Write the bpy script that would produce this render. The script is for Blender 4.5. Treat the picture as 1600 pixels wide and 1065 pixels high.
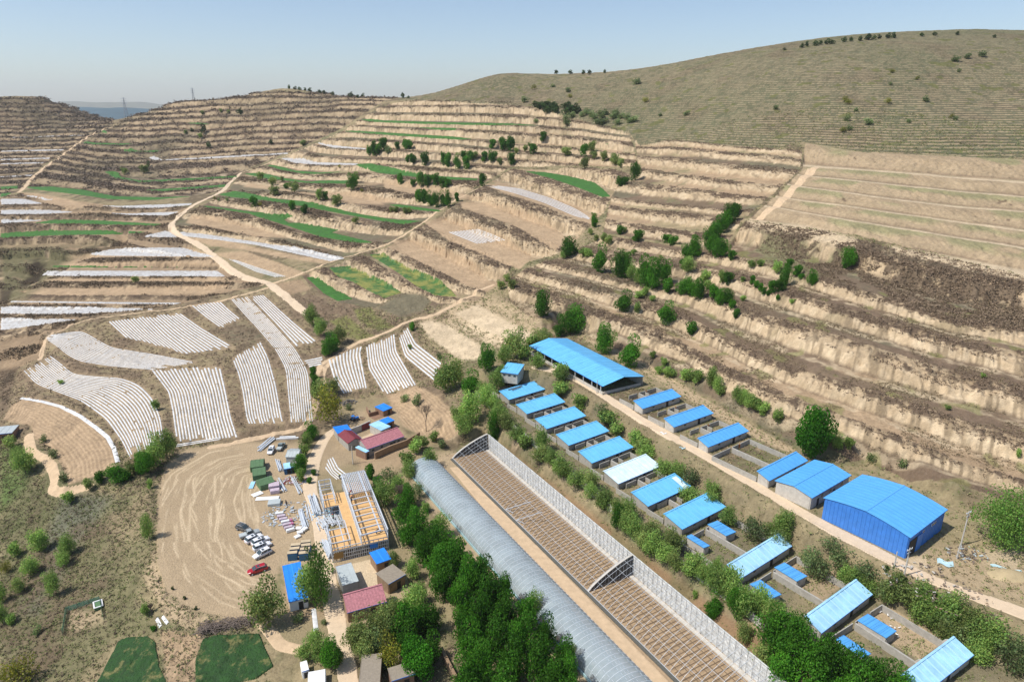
import bpy, bmesh, math, random
import numpy as np
from mathutils import Vector, Matrix
R = math.radians
for _o in list(bpy.data.objects): bpy.data.objects.remove(_o)
S = bpy.context.scene
COL = S.collection
# ------------------------------------------------------------------ camera
CZ = 106.0; FPX = 1067.0; PIT = math.atan((532.5-168)/FPX)
CP, SP = math.cos(PIT), math.sin(PIT)
cam = bpy.data.cameras.new('camera'); co = bpy.data.objects.new('camera', cam); COL.objects.link(co)
co.location = (0, 0, CZ); co.rotation_euler = (math.pi/2-PIT, 0, 0)
cam.sensor_fit = 'HORIZONTAL'; cam.sensor_width = 36; cam.lens = 36*FPX/1600
cam.clip_start = 1; cam.clip_end = 60000
S.camera = co
S.render.resolution_x = 1024; S.render.resolution_y = 681
# ------------------------------------------------------------------ light
SUN_EL, SUN_DIR = R(56), R(-160)          # height of the sun; compass angle it stands at (from +X)
sl = bpy.data.lights.new('sun', 'SUN'); sl.energy = 4.05; sl.angle = R(0.5); sl.color = (1, .955, .88)
so = bpy.data.objects.new('sun', sl); COL.objects.link(so)
sd = Vector((math.cos(SUN_DIR)*math.cos(SUN_EL), math.sin(SUN_DIR)*math.cos(SUN_EL), math.sin(SUN_EL)))
so.rotation_euler = sd.to_track_quat('Z', 'Y').to_euler()
so.location = (0, 0, 400)
w = bpy.data.worlds.new('World'); S.world = w; w.use_nodes = True
nt = w.node_tree; bg = nt.nodes['Background']; sky = nt.nodes.new('ShaderNodeTexSky')
sky.sky_type = 'NISHITA'; sky.sun_disc = False; sky.sun_elevation = SUN_EL
sky.sun_rotation = math.pi/2-SUN_DIR
sky.altitude = 1500; sky.air_density = 1.0; sky.dust_density = 2.8; sky.ozone_density = 1.4
nt.links.new(sky.outputs[0], bg.inputs[0]); bg.inputs[1].default_value = 0.118
S.view_settings.view_transform = 'Standard'; S.view_settings.look = 'None'
S.view_settings.exposure = 0.32; S.view_settings.gamma = 1
S.render.engine = 'CYCLES'
# ------------------------------------------------------------------ survey helpers (photo pixel -> place on the ground)
def ray(u, v):
    a = (np.asarray(u, float)-800)/FPX; b = (532.5-np.asarray(v, float))/FPX
    return a, CP+b*SP, -SP+b*CP
def up(u, v, z):
    a, y, c = ray(u, v); t = (z-CZ)/c
    return Vector((float(a*t), float(y*t), float(z)))
def proj(x, y, z):
    z = z-CZ; d = np.maximum(y*CP-z*SP, 1e-3)
    return 800+FPX*x/d, 532.5-FPX*(y*SP+z*CP)/d
def pts(s):
    a = [float(t) for t in s.replace(',', ' ').split()]
    return np.array(a).reshape(-1, 2)
_rg = np.random.RandomState(7); _lat = _rg.rand(512, 512)
def vn(x, y, sc, seed=0):
    x = np.asarray(x)/sc+seed*17.3; y = np.asarray(y)/sc+seed*41.7
    xi = np.floor(x).astype(int); yi = np.floor(y).astype(int); fx = x-xi; fy = y-yi
    fx = fx*fx*(3-2*fx); fy = fy*fy*(3-2*fy)
    g = lambda a, b: _lat[a & 511, b & 511]
    return (g(xi, yi)*(1-fx)+g(xi+1, yi)*fx)*(1-fy)+(g(xi, yi+1)*(1-fx)+g(xi+1, yi+1)*fx)*fy
def fbm(x, y, sc, seed=0, o=3):
    s = 0; a = 1; t = 0
    for i in range(o):
        s = s+a*vn(x, y, sc/2**i, seed+i*3); t += a; a *= .55
    return s/t
def sm(x, a, b):
    t = np.clip((x-a)/(b-a), 0, 1); return t*t*(3-2*t)
def inpoly(px, py, P):
    r = np.zeros(px.shape, bool); n = len(P); j = n-1
    for i in range(n):
        xi, yi = P[i]; xj, yj = P[j]
        if yi != yj:
            r ^= ((yi > py) != (yj > py)) & (px < (xj-xi)*(py-yi)/(yj-yi)+xi)
        j = i
    return r
def pdist(px, py, P, closed=True):
    d = np.full(px.shape, 1e9); n = len(P)
    for i in range(n if closed else n-1):
        ax, ay = P[i]; bx, by = P[(i+1) % n]; dx, dy = bx-ax, by-ay
        t = np.clip(((px-ax)*dx+(py-ay)*dy)/max(dx*dx+dy*dy, 1e-9), 0, 1)
        d = np.minimum(d, (px-ax-t*dx)**2+(py-ay-t*dy)**2)
    return np.sqrt(d)
# ------------------------------------------------------------------ lie of the land: surveyed spot heights (u v z)
SPOT = np.array([float(t) for t in '''
300 1000 -2  100 1000 -8  50 900 -10  0 800 -9  0 1060 -11  150 850 -6  60 980 -9  200 1055 -5  360 1050 -2  440 1050 -1
300 850 0  400 750 0  100 760 -3  50 700 -1  0 700 -3  110 700 1  -150 900 -14  -150 650 -6
200 600 3.5  60 590 2.5  0 600 -3  0 500 2  0 430 -2  100 430 8  -120 450 -3  300 430 11  300 560 5.5  450 500 8  450 620 2.5
600 560 5  560 500 9  680 620 4.5  740 540 10  700 510 11  640 480 13
500 700 0  500 850 0  560 800 0  600 680 0.5  560 950 0  640 900 .5  540 1060 0  690 760 2.5  800 930 2.5  850 1030 1.5 760 1060 .5
680 720 3  900 1060 3  1100 1050 3  900 860 3  1200 1120 4  760 650 7  740 610 8
820 620 9  950 740 9  1080 860 9  1250 960 9  1400 1060 9  1580 1070 9
930 600 15  1050 680 15  1200 770 15  1350 850 15  1500 920 15  1620 970 14.5  860 560 15
275 348 25  0 350 20  -150 350 20  0 300 28  0 250 45  0 200 76  0 151 123  -150 160 120  60 152 121  120 171 104  170 190 82  100 220 66  90 280 36
190 193 80  250 172 100  300 166 106  345 156 116  440 139 134  540 151 123  600 152.5 122  645 153 119
200 250 47  300 250 47  200 300 31  400 250 48  400 200 79  500 200 80  300 200 80  600 200 82  600 250 56.5  600 300 40  600 350 29  600 400 22
450 300 38  450 350 27  450 400 20  350 400 17
780 116 150  900 115 151  1000 107 154  1100 91 167  1200 76 180  1300 64 190  1400 56 196  1500 54 198  1600 59 194  1750 66 190
1400 150 114  1200 150 113  1600 150 115  1000 180 97.5  800 180 98  800 150 119.5  700 180 97  900 200 85  1100 200 86
800 250 61  800 300 47.5  800 350 36.5  800 400 28  800 450 21  780 480 16  900 520 19  900 500 21.5  900 450 26  900 400 31  900 350 38  900 300 48  900 250 62
1080 595 18  1100 550 20  1100 500 25  1100 450 30.8  1100 400 37.5  1100 350 46  1100 300 57  1100 250 70
1300 700 19  1300 640 22.5  1300 600 26.2  1300 550 30  1300 500 34.6  1300 450 40  1300 400 46  1300 350 53.8  1300 300 63.5  1300 240 77.5
1550 780 17  1500 700 22.5  1500 650 26  1500 600 29  1500 550 32.8  1500 500 37  1500 450 42  1500 400 48  1500 350 55.8  1500 300 65  1500 250 77
1620 700 24  1620 850 15.5  1750 600 31  1750 800 20  1750 400 50
'''.split()]).reshape(-1, 3)
_a, _y, _c = ray(SPOT[:, 0], SPOT[:, 1]); _t = (SPOT[:, 2]-CZ)/_c
_d = np.array([1])
sx, sy, sz = _a*_t, _y*_t, SPOT[:, 2].copy()
bad = (_t <= 0) | (_t > 3000)
# spots near or above eye level are given by a distance instead
FARD = {(-150,160):1200,(0,151):1200,(60,152):1200,(120,171):1230,(170,190):1300,(100,220):960,(0,200):1060,
 (190,193):1200,(250,172):1150,(300,166):1150,(345,156):1100,(440,139):1050,(540,151):1050,(600,152.5):1000,(645,153):950,
 (400,200):930,(500,200):900,(300,200):960,(600,200):820,
 (780,116):950,(900,115):930,(1000,107):900,(1100,91):900,(1200,76):900,(1300,64):900,(1400,56):900,(1500,54):900,(1600,59):900,(1750,66):900,
 (1400,150):584,(1200,150):620,(1600,150):590,(1000,180):690,(800,180):760,(800,150):860,(700,180):800,(900,200):700,(1100,200):600}
for i, (u, v, z) in enumerate(SPOT):
    k = (u, v)
    if k in FARD:
        s = FARD[k]/_y[i]; sx[i], sy[i], sz[i] = _a[i]*s, FARD[k], CZ+_c[i]*s
extra = []
for k, dd, drop in [((-150,160),300,80),((0,151),300,90),((60,152),300,90),((120,171),300,70),((190,193),350,70),((300,166),300,70),((440,139),300,80),((540,151),300,70),((645,153),300,70),
                    ((780,116),350,80),((1000,107),350,80),((1200,76),350,90),((1400,56),350,90),((1600,59),350,90),((1750,66),350,90)]:
    i = [j for j in range(len(SPOT)) if (SPOT[j, 0], SPOT[j, 1]) == k][0]
    q = 1+dd/sy[i]; extra.append((sx[i]*q, sy[i]*q, sz[i]-drop))
extra = np.array(extra); sx = np.r_[sx, extra[:, 0]]; sy = np.r_[sy, extra[:, 1]]; sz = np.r_[sz, extra[:, 2]]
def warp(x, y):
    return np.arctan2(x, y)*1.6, np.log(np.hypot(x, y))
def tps(r2): return r2*np.log(r2+1e-12)
_wa, _wr = warp(sx, sy); n = len(sx)
K = tps((_wa[:, None]-_wa)**2+(_wr[:, None]-_wr)**2)+np.eye(n)*2e-5
Pm = np.c_[np.ones(n), _wa, _wr]
sol = np.linalg.solve(np.block([[K, Pm], [Pm.T, np.zeros((3, 3))]]), np.r_[sz, 0, 0, 0])
def H0raw(x, y):
    a, r = warp(x, y); out = sol[n]+sol[n+1]*a+sol[n+2]*r
    for i in range(n): out = out+sol[i]*tps((a-_wa[i])**2+(r-_wr[i])**2)
    return out
# polar grid of ground points
NA, NR = 1840, 1880
AZ = np.linspace(R(-54), R(54), NA); LR = np.linspace(math.log(62), math.log(1750), NR)
ca, cr = np.linspace(AZ[0], AZ[-1], 200), np.linspace(LR[0], LR[-1], 260)
A_, R_ = np.meshgrid(ca, cr, indexing='ij')
Hc = H0raw(np.sin(A_)*np.exp(R_), np.cos(A_)*np.exp(R_))
def bil(T, fa, fr):
    na, nr = T.shape; fa = np.clip(fa, 0, na-1.001); fr = np.clip(fr, 0, nr-1.001)
    i = fa.astype(int); j = fr.astype(int); a = fa-i; b = fr-j
    return (T[i, j]*(1-a)+T[i+1, j]*a)*(1-b)+(T[i, j+1]*(1-a)+T[i+1, j+1]*a)*b
def samp(T, x, y):
    a = (np.arctan2(x, y)-AZ[0])/(AZ[-1]-AZ[0])*(T.shape[0]-1)
    r = (np.log(np.maximum(np.hypot(x, y), 1))-LR[0])/(LR[-1]-LR[0])*(T.shape[1]-1)
    return bil(T, a, r)
def hit(T, u, v):
    """first meeting of the sight line through photo point (u,v) with ground T"""
    u = np.atleast_1d(np.asarray(u, float)); v = np.atleast_1d(np.asarray(v, float))
    a, y, c = ray(u, v); hn = np.hypot(a, y)
    ts = np.exp(np.linspace(math.log(64), math.log(1700), 700))
    lo = np.full(u.shape, 1500.); found = np.zeros(u.shape, bool); prev = ts[0]; hi = lo.copy()
    for t in ts[1:]:
        s = t/hn; g = samp(T, a*s, y*s); h = (CZ+c*s < g) & ~found
        lo[h] = prev; hi[h] = t; found |= h; prev = t
    for _ in range(18):
        m = (lo+hi)/2; s = m/hn; b = CZ+c*s < samp(T, a*s, y*s)
        hi = np.where(b, m, hi); lo = np.where(b, lo, m)
    s = hi/hn
    return a*s, y*s, samp(T, a*s, y*s), found
Ag, Rg = np.meshgrid(AZ, LR, indexing='ij'); rr = np.exp(Rg)
X = np.sin(Ag)*rr; Y = np.cos(Ag)*rr; del A_, R_
H = bil(Hc, (Ag-AZ[0])/(AZ[-1]-AZ[0])*199, (Rg-LR[0])/(LR[-1]-LR[0])*259)
del Ag, Rg
U, V = proj(X, Y, H)
PH = np.full(X.shape, -1.0, np.float32)      # place within a terrace step, 0 = front lip of the flat
KID = np.zeros(X.shape, np.int8)             # kind of terraced slope
BND = np.zeros(X.shape, np.int16)
# ------------------------------------------------------------------ terrace lips, region by region, far to near
REG = []
REG.append((1, '-200 100 50 138 120 158 180 183 178 198 100 240 65 262 30 300 20 304 -200 312', [
 '-200 152 0 155 60 154', '-200 163 0 162 100 164', '-200 168 0 168 130 168', '-200 175 0 175 190 175', '-200 182 0 182 190 181', '-200 190 0 190 190 187',
 '-200 196 0 196 190 193', '-200 201 0 201 190 198', '-200 208 0 208 190 204', '-200 215 16 215 136 211', '-200 222 0 222 130 218', '-200 229 0 229 130 225',
 '-200 236 0 236 100 234', '-200 242 0 242 100 240', '-200 249 0 249 80 247', '-200 256 0 255 70 254', '-200 262 0 262 60 260', '-200 269 0 269 60 267',
 '-200 278 0 277 53 274', '-200 286 0 285 50 283', '-200 295 0 294 30 292', '-200 306 0 305 25 302'], .42, .28))
REG.append((1, '34 300 65 262 100 235 178 197 200 182 250 168 345 150 440 133 560 146 645 150 600 160 560 185 530 205 470 232 375 271 350 300 300 322 200 322 34 300', [
 '345 146 440 143 500 146 640 148', '260 168 300 163 345 153 420 148 500 152 640 153', '235 172 300 168 400 162 500 159 640 156', '220 179 300 176 400 170 500 166 640 161', '190 188 250 185 300 184 400 178 500 173 570 173',
 '185 197 250 194 300 193 400 188 500 183 560 185', '170 203 250 202 320 203 400 197 500 192 545 195', '155 210 200 211 250 211 320 212 400 206 520 203',
 '130 224 200 225 250 221 320 220 400 216 500 216', '120 230 190 236 250 236 300 230 400 225 490 222', '100 238 160 246 230 247 260 247 320 240 400 235 470 232',
 '90 245 150 253 230 252 300 249 350 245 450 240', '80 252 140 262 230 262 300 258 440 250', '70 262 130 270 165 276 200 283 250 284 320 280 370 275',
 '60 272 130 280 200 290 250 298 310 296 360 288', '34 296 113 301 170 311 245 312 300 307 350 300'], .42, .28))
REG.append((2, '530 206 560 186 600 161 650 155 800 158 985 205 1000 262 962 262 800 262 755 288 690 330 600 385 432 438 300 372 268 352 285 335 350 301 378 270 470 233', [
 '600 157 650 156 700 157 800 158 900 168', '600 166 700 165 800 165 900 176', '590 177 700 178 800 180 900 190 1000 205', '560 188 600 190 700 192 800 195 900 203 1000 216', '545 196 640 200 715 202 800 207 900 214 1000 225',
 '533 206 600 209 680 214 745 219 800 225 900 232 1000 243', '510 216 600 219 700 226 795 236 900 244 1000 253', '485 224 520 230 570 233 620 233 700 240 790 248 900 258 1000 268',
 '465 235 500 243 560 247 620 250 700 255 780 262 900 272', '430 248 462 254 500 257 550 256 590 257 700 265 780 272', '400 258 440 266 475 271 540 271 590 271 640 276 700 281 748 283 800 286',
 '370 275 400 278 450 284 500 287 545 288 600 295 640 303 720 312 780 316', '350 295 390 300 475 300 530 311 560 320 612 327 688 331', '340 307 400 314 450 317 487 326 525 335 575 345 625 351 662 346',
 '290 322 320 323 400 338 437 354 475 366 525 376 587 380', '265 352 320 353 400 368 470 384 540 405', '275 368 330 373 400 383 460 398 520 410'], .5, .34))
REG.append((3, '755 288 800 262 1000 262 962 300 945 332 880 395 800 420 782 442 745 472 720 474 560 490 478 470 432 440 600 387 692 332', [
 '800 246 850 250 900 256 950 262 990 275', '790 262 818 268 860 279 900 293 930 304 960 315', '755 290 790 302 850 321 890 338 925 352', '700 312 720 322 760 337 810 357 850 373 880 388',
 '640 340 660 351 700 369 740 386 780 405 830 425', '590 380 605 386 640 402 680 421 720 442 760 458', '550 392 570 401 610 424 650 447 690 464 745 470', '500 412 527 433 550 441 580 457 605 468 650 480', '470 428 485 446 505 460 530 472 580 482'], .6, .32))
REG.append((3, '990 218 1100 218 1256 226 1252 268 1165 342 1130 392 940 366 950 318 962 290 995 262', [
 '940 216 1050 219 1120 226 1200 233 1260 236', '940 230 1050 230 1120 236 1200 243 1260 250', '940 240 1050 247 1120 254 1200 262 1260 268', '940 256 1017 265 1100 278 1190 288 1260 292',
 '940 277 1000 286 1075 295 1150 304 1240 314', '940 303 970 311 1050 320 1130 327 1220 330', '940 318 975 325 1050 331 1125 341 1190 345', '930 338 960 345 1030 356 1100 366 1180 370', '930 364 1000 380 1070 393 1180 405'], .42, .4))
REG.append((4, '1256 220 1900 245 1900 490 1620 440 1500 408 1340 368 1165 345 1215 300 1252 264', [
 '1180 222 1256 222 1350 239 1420 240 1600 249 1900 262', '1200 254 1270 261 1416 272 1600 287 1900 310', '1200 268 1258 275 1416 292 1600 309 1900 340', '1200 285 1243 291 1416 315 1495 324 1600 332 1900 365',
 '1180 304 1230 311 1330 324 1440 340 1600 362 1900 400', '1180 320 1225 327 1337 347 1470 368 1600 389 1900 440', '1100 338 1180 346 1260 356 1337 376 1390 389 1495 406 1600 430 1900 500'], .34, .06))
REG.append((5, '880 398 945 366 1130 392 1165 344 1340 368 1500 408 1900 500 1900 900 1600 800 1450 745 1340 712 1280 700 1200 668 1112 628 1037 590 990 560 930 530 870 508 830 500 795 470 790 440 820 418', [
 '1100 338 1180 346 1260 356 1337 376 1390 389 1495 406 1600 430 1900 500', '850 360 940 366 1000 380 1070 393 1180 405 1275 428 1325 447 1400 471 1500 500 1620 522 1900 580', '850 376 900 387 960 396 1010 401 1080 414 1150 428 1240 453 1320 482 1412 508 1475 527 1620 556 1900 620',
 '780 395 880 413 960 435 1040 447 1100 455 1150 468 1200 492 1275 513 1375 545 1450 567 1525 588 1620 615 1900 700', '780 410 820 420 900 440 960 458 1010 472 1062 488 1112 515 1162 542 1225 567 1300 591 1400 622 1500 655 1620 692 1900 780',
 '780 428 800 436 860 459 925 482 975 497 1012 510 1050 527 1105 560 1162 585 1225 614 1300 642 1350 662 1425 690 1500 720 1620 758 1900 850', '780 485 835 497 880 508 940 528 1000 555 1037 578 1075 598 1112 618 1150 638 1200 660 1280 684 1340 700 1450 738 1620 798 1900 900'], .47, .28))
REG.append((6, '-200 312 20 304 34 300 200 322 300 322 285 335 268 352 290 374 330 402 370 430 420 445 370 456 280 478 130 500 70 538 62 568 40 590 -200 620', [
 '-200 306 34 302 113 303 170 312 245 313 300 308', '-200 320 0 320 68 319 139 322 206 325 263 324 300 319', '-200 334 0 334 110 334 146 332 206 336 250 337 290 333', '-200 349 0 349 113 347 188 351 250 351 275 348', '-200 373 0 371 75 367 169 366 233 364 280 372 330 388',
 '-200 392 47 388 105 385 188 378 300 401 345 405', '-200 420 60 412 113 401 300 402 345 406', '-200 431 60 431 200 431 360 433', '-200 440 200 440 370 442', '-200 460 150 461 300 463 400 455', '-200 476 170 477 290 474 400 462', '-200 491 0 491 140 490 250 480 350 466',
 '-200 530 0 517 60 507 130 499 200 491', '-200 570 0 550 58 539 70 525', '-200 600 0 582 30 577 60 560 70 540'], .62, .25))
def profile(f, f0, s0, kind, nz):
    f = np.clip(f+nz, 0, 1); a = s0*f0
    if kind == 4: c = .96
    else: c = .72
    m = f0+(c-f0)*.55
    t1 = a+(.72-a)*(f-f0)/(m-f0)
    t2 = .72+(1-.72)*(f-m)/(1-m)
    return np.where(f < f0, s0*f, np.where(f < m, t1, t2))
for ri, (kind, poly, lines, f0, s0) in enumerate(REG):
    P = pts(poly)
    bb = (U > P[:, 0].min()-3) & (U < P[:, 0].max()+3) & (V > P[:, 1].min()-3) & (V < P[:, 1].max()+3)
    idx = np.nonzero(bb.ravel())[0]; u = U.ravel()[idx]; v = V.ravel()[idx]
    ins = inpoly(u, v, P); idx = idx[ins]; u = u[ins]; v = v[ins]
    wgt = sm(pdist(u, v, P), 0, 5)
    us = np.linspace(P[:, 0].min(), P[:, 0].max(), 220)
    L = [pts(l) for l in lines]; VS = np.array([np.interp(us, l[:, 0], l[:, 1]) for l in L])
    am = {1: 4.2, 2: 1.8, 3: 1.6, 5: 3.4, 6: 1.2, 4: .8}[kind]
    for k in range(len(L)): VS[k] = VS[k]+(vn(us, us*0+k*7.7+ri*50, 38 if kind == 1 else 60, 33)-.5)*am+(vn(us, us*0+k*5.1+ri*50, 13, 34)-.5)*am*.35
    for k in range(1, len(L)): VS[k] = np.maximum(VS[k], VS[k-1]+.6)
    ZS = []
    for k in range(len(L)):
        x_, y_, z_, fo = hit(Hc, us, VS[k])
        if not fo.all() and fo.any(): z_ = np.interp(us, us[fo], z_[fo])
        ZS.append(np.convolve(np.pad(z_, 2, 'edge'), np.ones(5)/5, 'valid'))
    ZS = np.array(ZS)
    fu = (u-us[0])/(us[-1]-us[0])*219; i0 = np.clip(fu.astype(int), 0, 218); fr = fu-i0
    x = X.ravel()[idx]; y = Y.ravel()[idx]
    wob = (fbm(x, y, 14, 3, 2)-.5)*.8
    best = H.ravel()[idx].copy(); ph = PH.ravel()[idx]; bd = np.zeros(len(idx), np.int16)
    dist = np.hypot(x, y)
    for k in range(len(L)-1):
        va = VS[k][i0]*(1-fr)+VS[k][i0+1]*fr; vb = VS[k+1][i0]*(1-fr)+VS[k+1][i0+1]*fr
        s_ = (v > va) & (v <= vb)
        if not s_.any(): continue
        za = (ZS[k][i0]*(1-fr)+ZS[k][i0+1]*fr)[s_]; zb = (ZS[k+1][i0]*(1-fr)+ZS[k+1][i0+1]*fr)[s_]
        f = ((vb-v)/(vb-va))[s_]
        nz = ((vn(x[s_], y[s_], 5, 5)-.5)*.05+(vn(x[s_], y[s_], 1.5, 8)-.5)*.07+(vn(x[s_], y[s_], 22, 9)-.5)*.12)*sm(f, .15, .3)*(1-sm(f, .9, 1))
        T = profile(f, f0, s0, kind, nz)
        best[s_] = best[s_]*(1-wgt[s_])+(zb+(za-zb)*T)*wgt[s_]
        ph[s_] = np.where(wgt[s_] > .35, f+nz, ph[s_]); bd[s_] = k+ri*30
    H.ravel()[idx] = best; PH.ravel()[idx] = ph; KID.ravel()[idx[ph >= 0]] = kind; BND.ravel()[idx] = bd
# level building platforms and field plots
def pad(poly, z=None, b=3.0, px=True, wob=0, tilt=0):
    P = pts(poly) if isinstance(poly, str) else poly
    if z is None:
        c = P.mean(0); z = float(hit(Hc, c[0], c[1])[2][0])
    if tilt:
        hx, hy, hz_, _ = hit(Hc, P[:, 0], P[:, 1]); A3 = np.c_[hx, hy, np.ones(len(hx))]; pl = np.linalg.lstsq(A3, hz_, rcond=None)[0]; cx, cy, cz = hx.mean(), hy.mean(), hz_.mean()
        g_ = pl[:2]*tilt; Wd = np.stack([hx, hy], 1); zf_ = lambda x, y: cz+g_[0]*(x-cx)+g_[1]*(y-cy)
    else:
        Wd = np.array([tuple(up(a, c_, z))[:2] for a, c_ in P]); zf_ = lambda x, y: z
    m = (X > Wd[:, 0].min()-b) & (X < Wd[:, 0].max()+b) & (Y > Wd[:, 1].min()-b) & (Y < Wd[:, 1].max()+b)
    idx = np.nonzero(m.ravel())[0]; x = X.ravel()[idx]; y = Y.ravel()[idx]
    ins = inpoly(x, y, Wd); d = np.where(ins, 0, pdist(x, y, Wd)+(fbm(x, y, 4, 2, 2)-.5)*wob)
    w_ = 1-sm(d, .3, b); h = H.ravel()[idx]
    H.ravel()[idx] = h*(1-w_)+zf_(x, y)*w_
    PH.ravel()[idx[w_ > .9]] = -1
    return z
Z_V, Z_G, Z_S, Z_R = 0.0, 3.0, 9.0, 15.0
MULCH = [  # plots of mulch strips: row edges (first, [middle,] last), rows
 ('75 524 128 516 145 526 175 543 240 553 308 566', '72 530 90 542 105 555 125 565 170 572 238 578', 16),
 ('236 579 262 612 268 640 275 690', '345 571 354 612 362 652 372 683', 19),
 ('169 503 182 515 195 527', '225 495 255 525 290 553', '282 489 315 512 367 543', 24),
 ('299 478 320 495 345 513', '345 471 360 485 376 498', 10),
 ('361 468 380 490 400 511 430 546 446 576 449 611 454 660', '387 464 430 509 462 545 482 580 485 610 490 658', 10),
 ('391 464 430 505 462 541', '412 461 460 504 497 534', 6),
 ('362 560 372 586 378 611 384 652 388 662', '408 534 420 558 432 601 441 651 444 661', 13),
 ('80 556 103 573 112 584 150 588 190 590 218 600 240 622 252 652 257 690', '37 580 55 600 82 610 125 626 165 655 190 690 203 717', 16),
 ('512 563 520 590 536 615', '567 538 564 552 574 606', 10), ('571 541 575 576 600 617', '617 522 620 548 651 601', 12),
 ('622 525 632 558 677 595', '637 511 650 535 690 566', 6), ('474 563 506 556', '484 574 502 570', 4), ('274 699 345 687', '273 694 345 682', 2),
 ('700 363 720 371 745 381', '748 358 770 366 792 376', 11), ('764 292 800 301 850 317 895 337 920 344', '775 290 810 294 860 309 900 326 922 340', 6),
 ('357 405 400 425 430 433', '370 407 410 420 448 432', 5), ('508 733 516 742 526 750', '512 717 520 735 534 747', '521 713 530 730 547 743', 5)]
BARE = ['604 618 651 602 685 620 712 650 724 672 700 688 660 680 630 665', '5 655 20 632 40 620 90 630 140 655 178 695 186 722 160 740 108 758 98 728 80 700 55 685 48 665',
 '655 505 672 500 700 508 750 540 750 560 720 562 700 548 670 525', '710 490 745 476 800 505 835 525 790 527 755 515', '430 443 470 437 485 452 447 462', '590 481 630 458 662 461 672 471 660 486 625 496']
GRN = ['514 502 542 493 570 518 585 525 560 531 537 526 532 513', '552 483 580 480 585 491 615 511 600 515 575 511 560 498']
def mring(m):
    e = [pts(q) for q in m[:-1]]
    return np.array([tuple(t) for t in e[0]]+[tuple(t[-1]) for t in e[1:-1]]+[tuple(t) for t in e[-1][::-1]]+[tuple(t[0]) for t in e[1:-1][::-1]])
for m in MULCH[:12]: pad(mring(m), None, 3.5, wob=1.5, tilt=.8)
for q in BARE+GRN: pad(q, None, 3.5, wob=1.5, tilt=.8)
pad('245 800 247 760 262 722 290 700 380 692 470 680 500 660 520 640 560 625 605 620 640 665 690 690 660 705 640 730 600 745 625 830 650 900 680 1000 720 1080 540 1090 500 1000 420 975 370 972 300 955 262 930 245 880', Z_V, 9, wob=3)
pad('630 738 660 700 705 702 757 688 790 712 1000 880 1225 1058 1290 1120 900 1130 780 940 700 830', Z_G, 4, wob=1)
pad('735 604 780 570 850 583 880 597 930 628 1000 688 1060 742 1140 798 1250 868 1360 928 1480 995 1600 1075 1600 1140 1350 1130 1290 1069 1200 990 1100 912 1000 836 900 752 790 660', Z_S, 6, wob=2)
pad('760 575 800 545 840 525 880 510 1010 574 1060 596 1180 664 1275 716 1330 728 1350 726 1492 795 1540 850 1640 880 1700 1000 1620 978 1500 930 1410 892 1290 828 1210 784 1100 722 1000 658 900 598 840 580', Z_R, 6, wob=2)
# gully on the left of the valley, small relief everywhere
U, V = proj(X, Y, H)
gl = pts('0 400 60 420 110 395 150 378'); gd = pdist(U, V, pts('-60 480 20 450 70 420 120 392 190 372'), False)
H -= 7*(1-sm(gd, 3, 22))*(U < 200)*(fbm(X, Y, 30, 4)*1.4)
DST = np.hypot(X, Y)
rg = (PH < 0)
nat = np.ones(X.shape)
Wp = [np.array([tuple(up(a, b, z))[:2] for a, b in pts(s)]) for s, z in
      [('245 800 262 722 290 700 470 680 520 640 605 620 640 665 690 690 600 745 650 900 720 1080 540 1090 420 975 300 955 262 930 245 880', 0), ('630 738 660 700 757 688 790 712 1290 1120 900 1130 780 940 700 830', 3),
       ('735 604 780 570 850 583 1000 688 1140 798 1360 928 1600 1075 1350 1130 1100 912 900 752 790 660', 9), ('840 525 880 510 1010 574 1180 664 1350 726 1492 795 1640 880 1620 978 1410 892 1210 784 1000 658 900 598 840 580', 15)]]
for P in Wp: nat[inpoly(X, Y, P)] = 0
H += nat*(rg*((fbm(X, Y, 40, 11)-.5)*1.2)+(fbm(X, Y, 9, 12, 3)-.5)*np.where(rg, .8, .25)+(vn(X, Y, 1.8, 14)-.5)*.22)
SC_ = np.where(KID == 5, .86*X-.51*Y, X); TC_ = np.where(KID == 5, .51*X+.86*Y, Y)
H += nat*(PH > .47)*(((vn(SC_, TC_/5, 1.0, 15)-.5)*.7+(vn(SC_, TC_/3, 4.5, 16) > .74)*-.45)*sm(PH, .47, .6)*(1-sm(PH, .85, 1)))*(DST < 700)
# ------------------------------------------------------------------ ground colours (what grows or lies there)
U, V = proj(X, Y, H)
SH = X.shape
C = np.zeros(SH+(3,), np.float32)
def lin(r, g, b):
    return np.array([((c/255+.055)/1.055)**2.4 if c > 10 else c/3294 for c in (r, g, b)], np.float32)
LOESS = np.array([.43, .325, .205], np.float32); LIGHT = np.array([.53, .42, .28], np.float32); TILL = np.array([.31, .222, .138], np.float32)
SCRUB = np.array([.105, .074, .050], np.float32); GRASS = np.array([.155, .148, .075], np.float32); DRY = np.array([.27, .215, .125], np.float32)
GREEN = np.array([.018, .075, .014], np.float32); GREY = np.array([.135, .118, .075], np.float32); OLV = np.array([.20, .20, .07], np.float32)
def mixc(c, m):
    global C
    m = np.asarray(m, np.float32)[..., None]; C += (c-C)*m
n1 = fbm(X, Y, 60, 21, 3); n2 = fbm(X, Y, 12, 22, 3); n3 = fbm(X, Y, 3, 23, 2); n4 = vn(X, Y, .9, 24)
C[:] = DRY
mixc(GRASS, sm(n2+.5*n3, .62, .95)); mixc(SCRUB*1.35, sm(n1*.5+n2*.6+n3*.25, .66, .82)*.75); mixc(LOESS, sm(n3*.6+n2*.5, .72, .86)*.6)
T = PH >= 0
flat = T & (PH < .47)
# per-step variety
rb = _lat[(BND*37) & 511, (BND*91+5) & 511]
rv = np.clip(rb*.6+n1*.7-.15, 0, 1)
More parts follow.
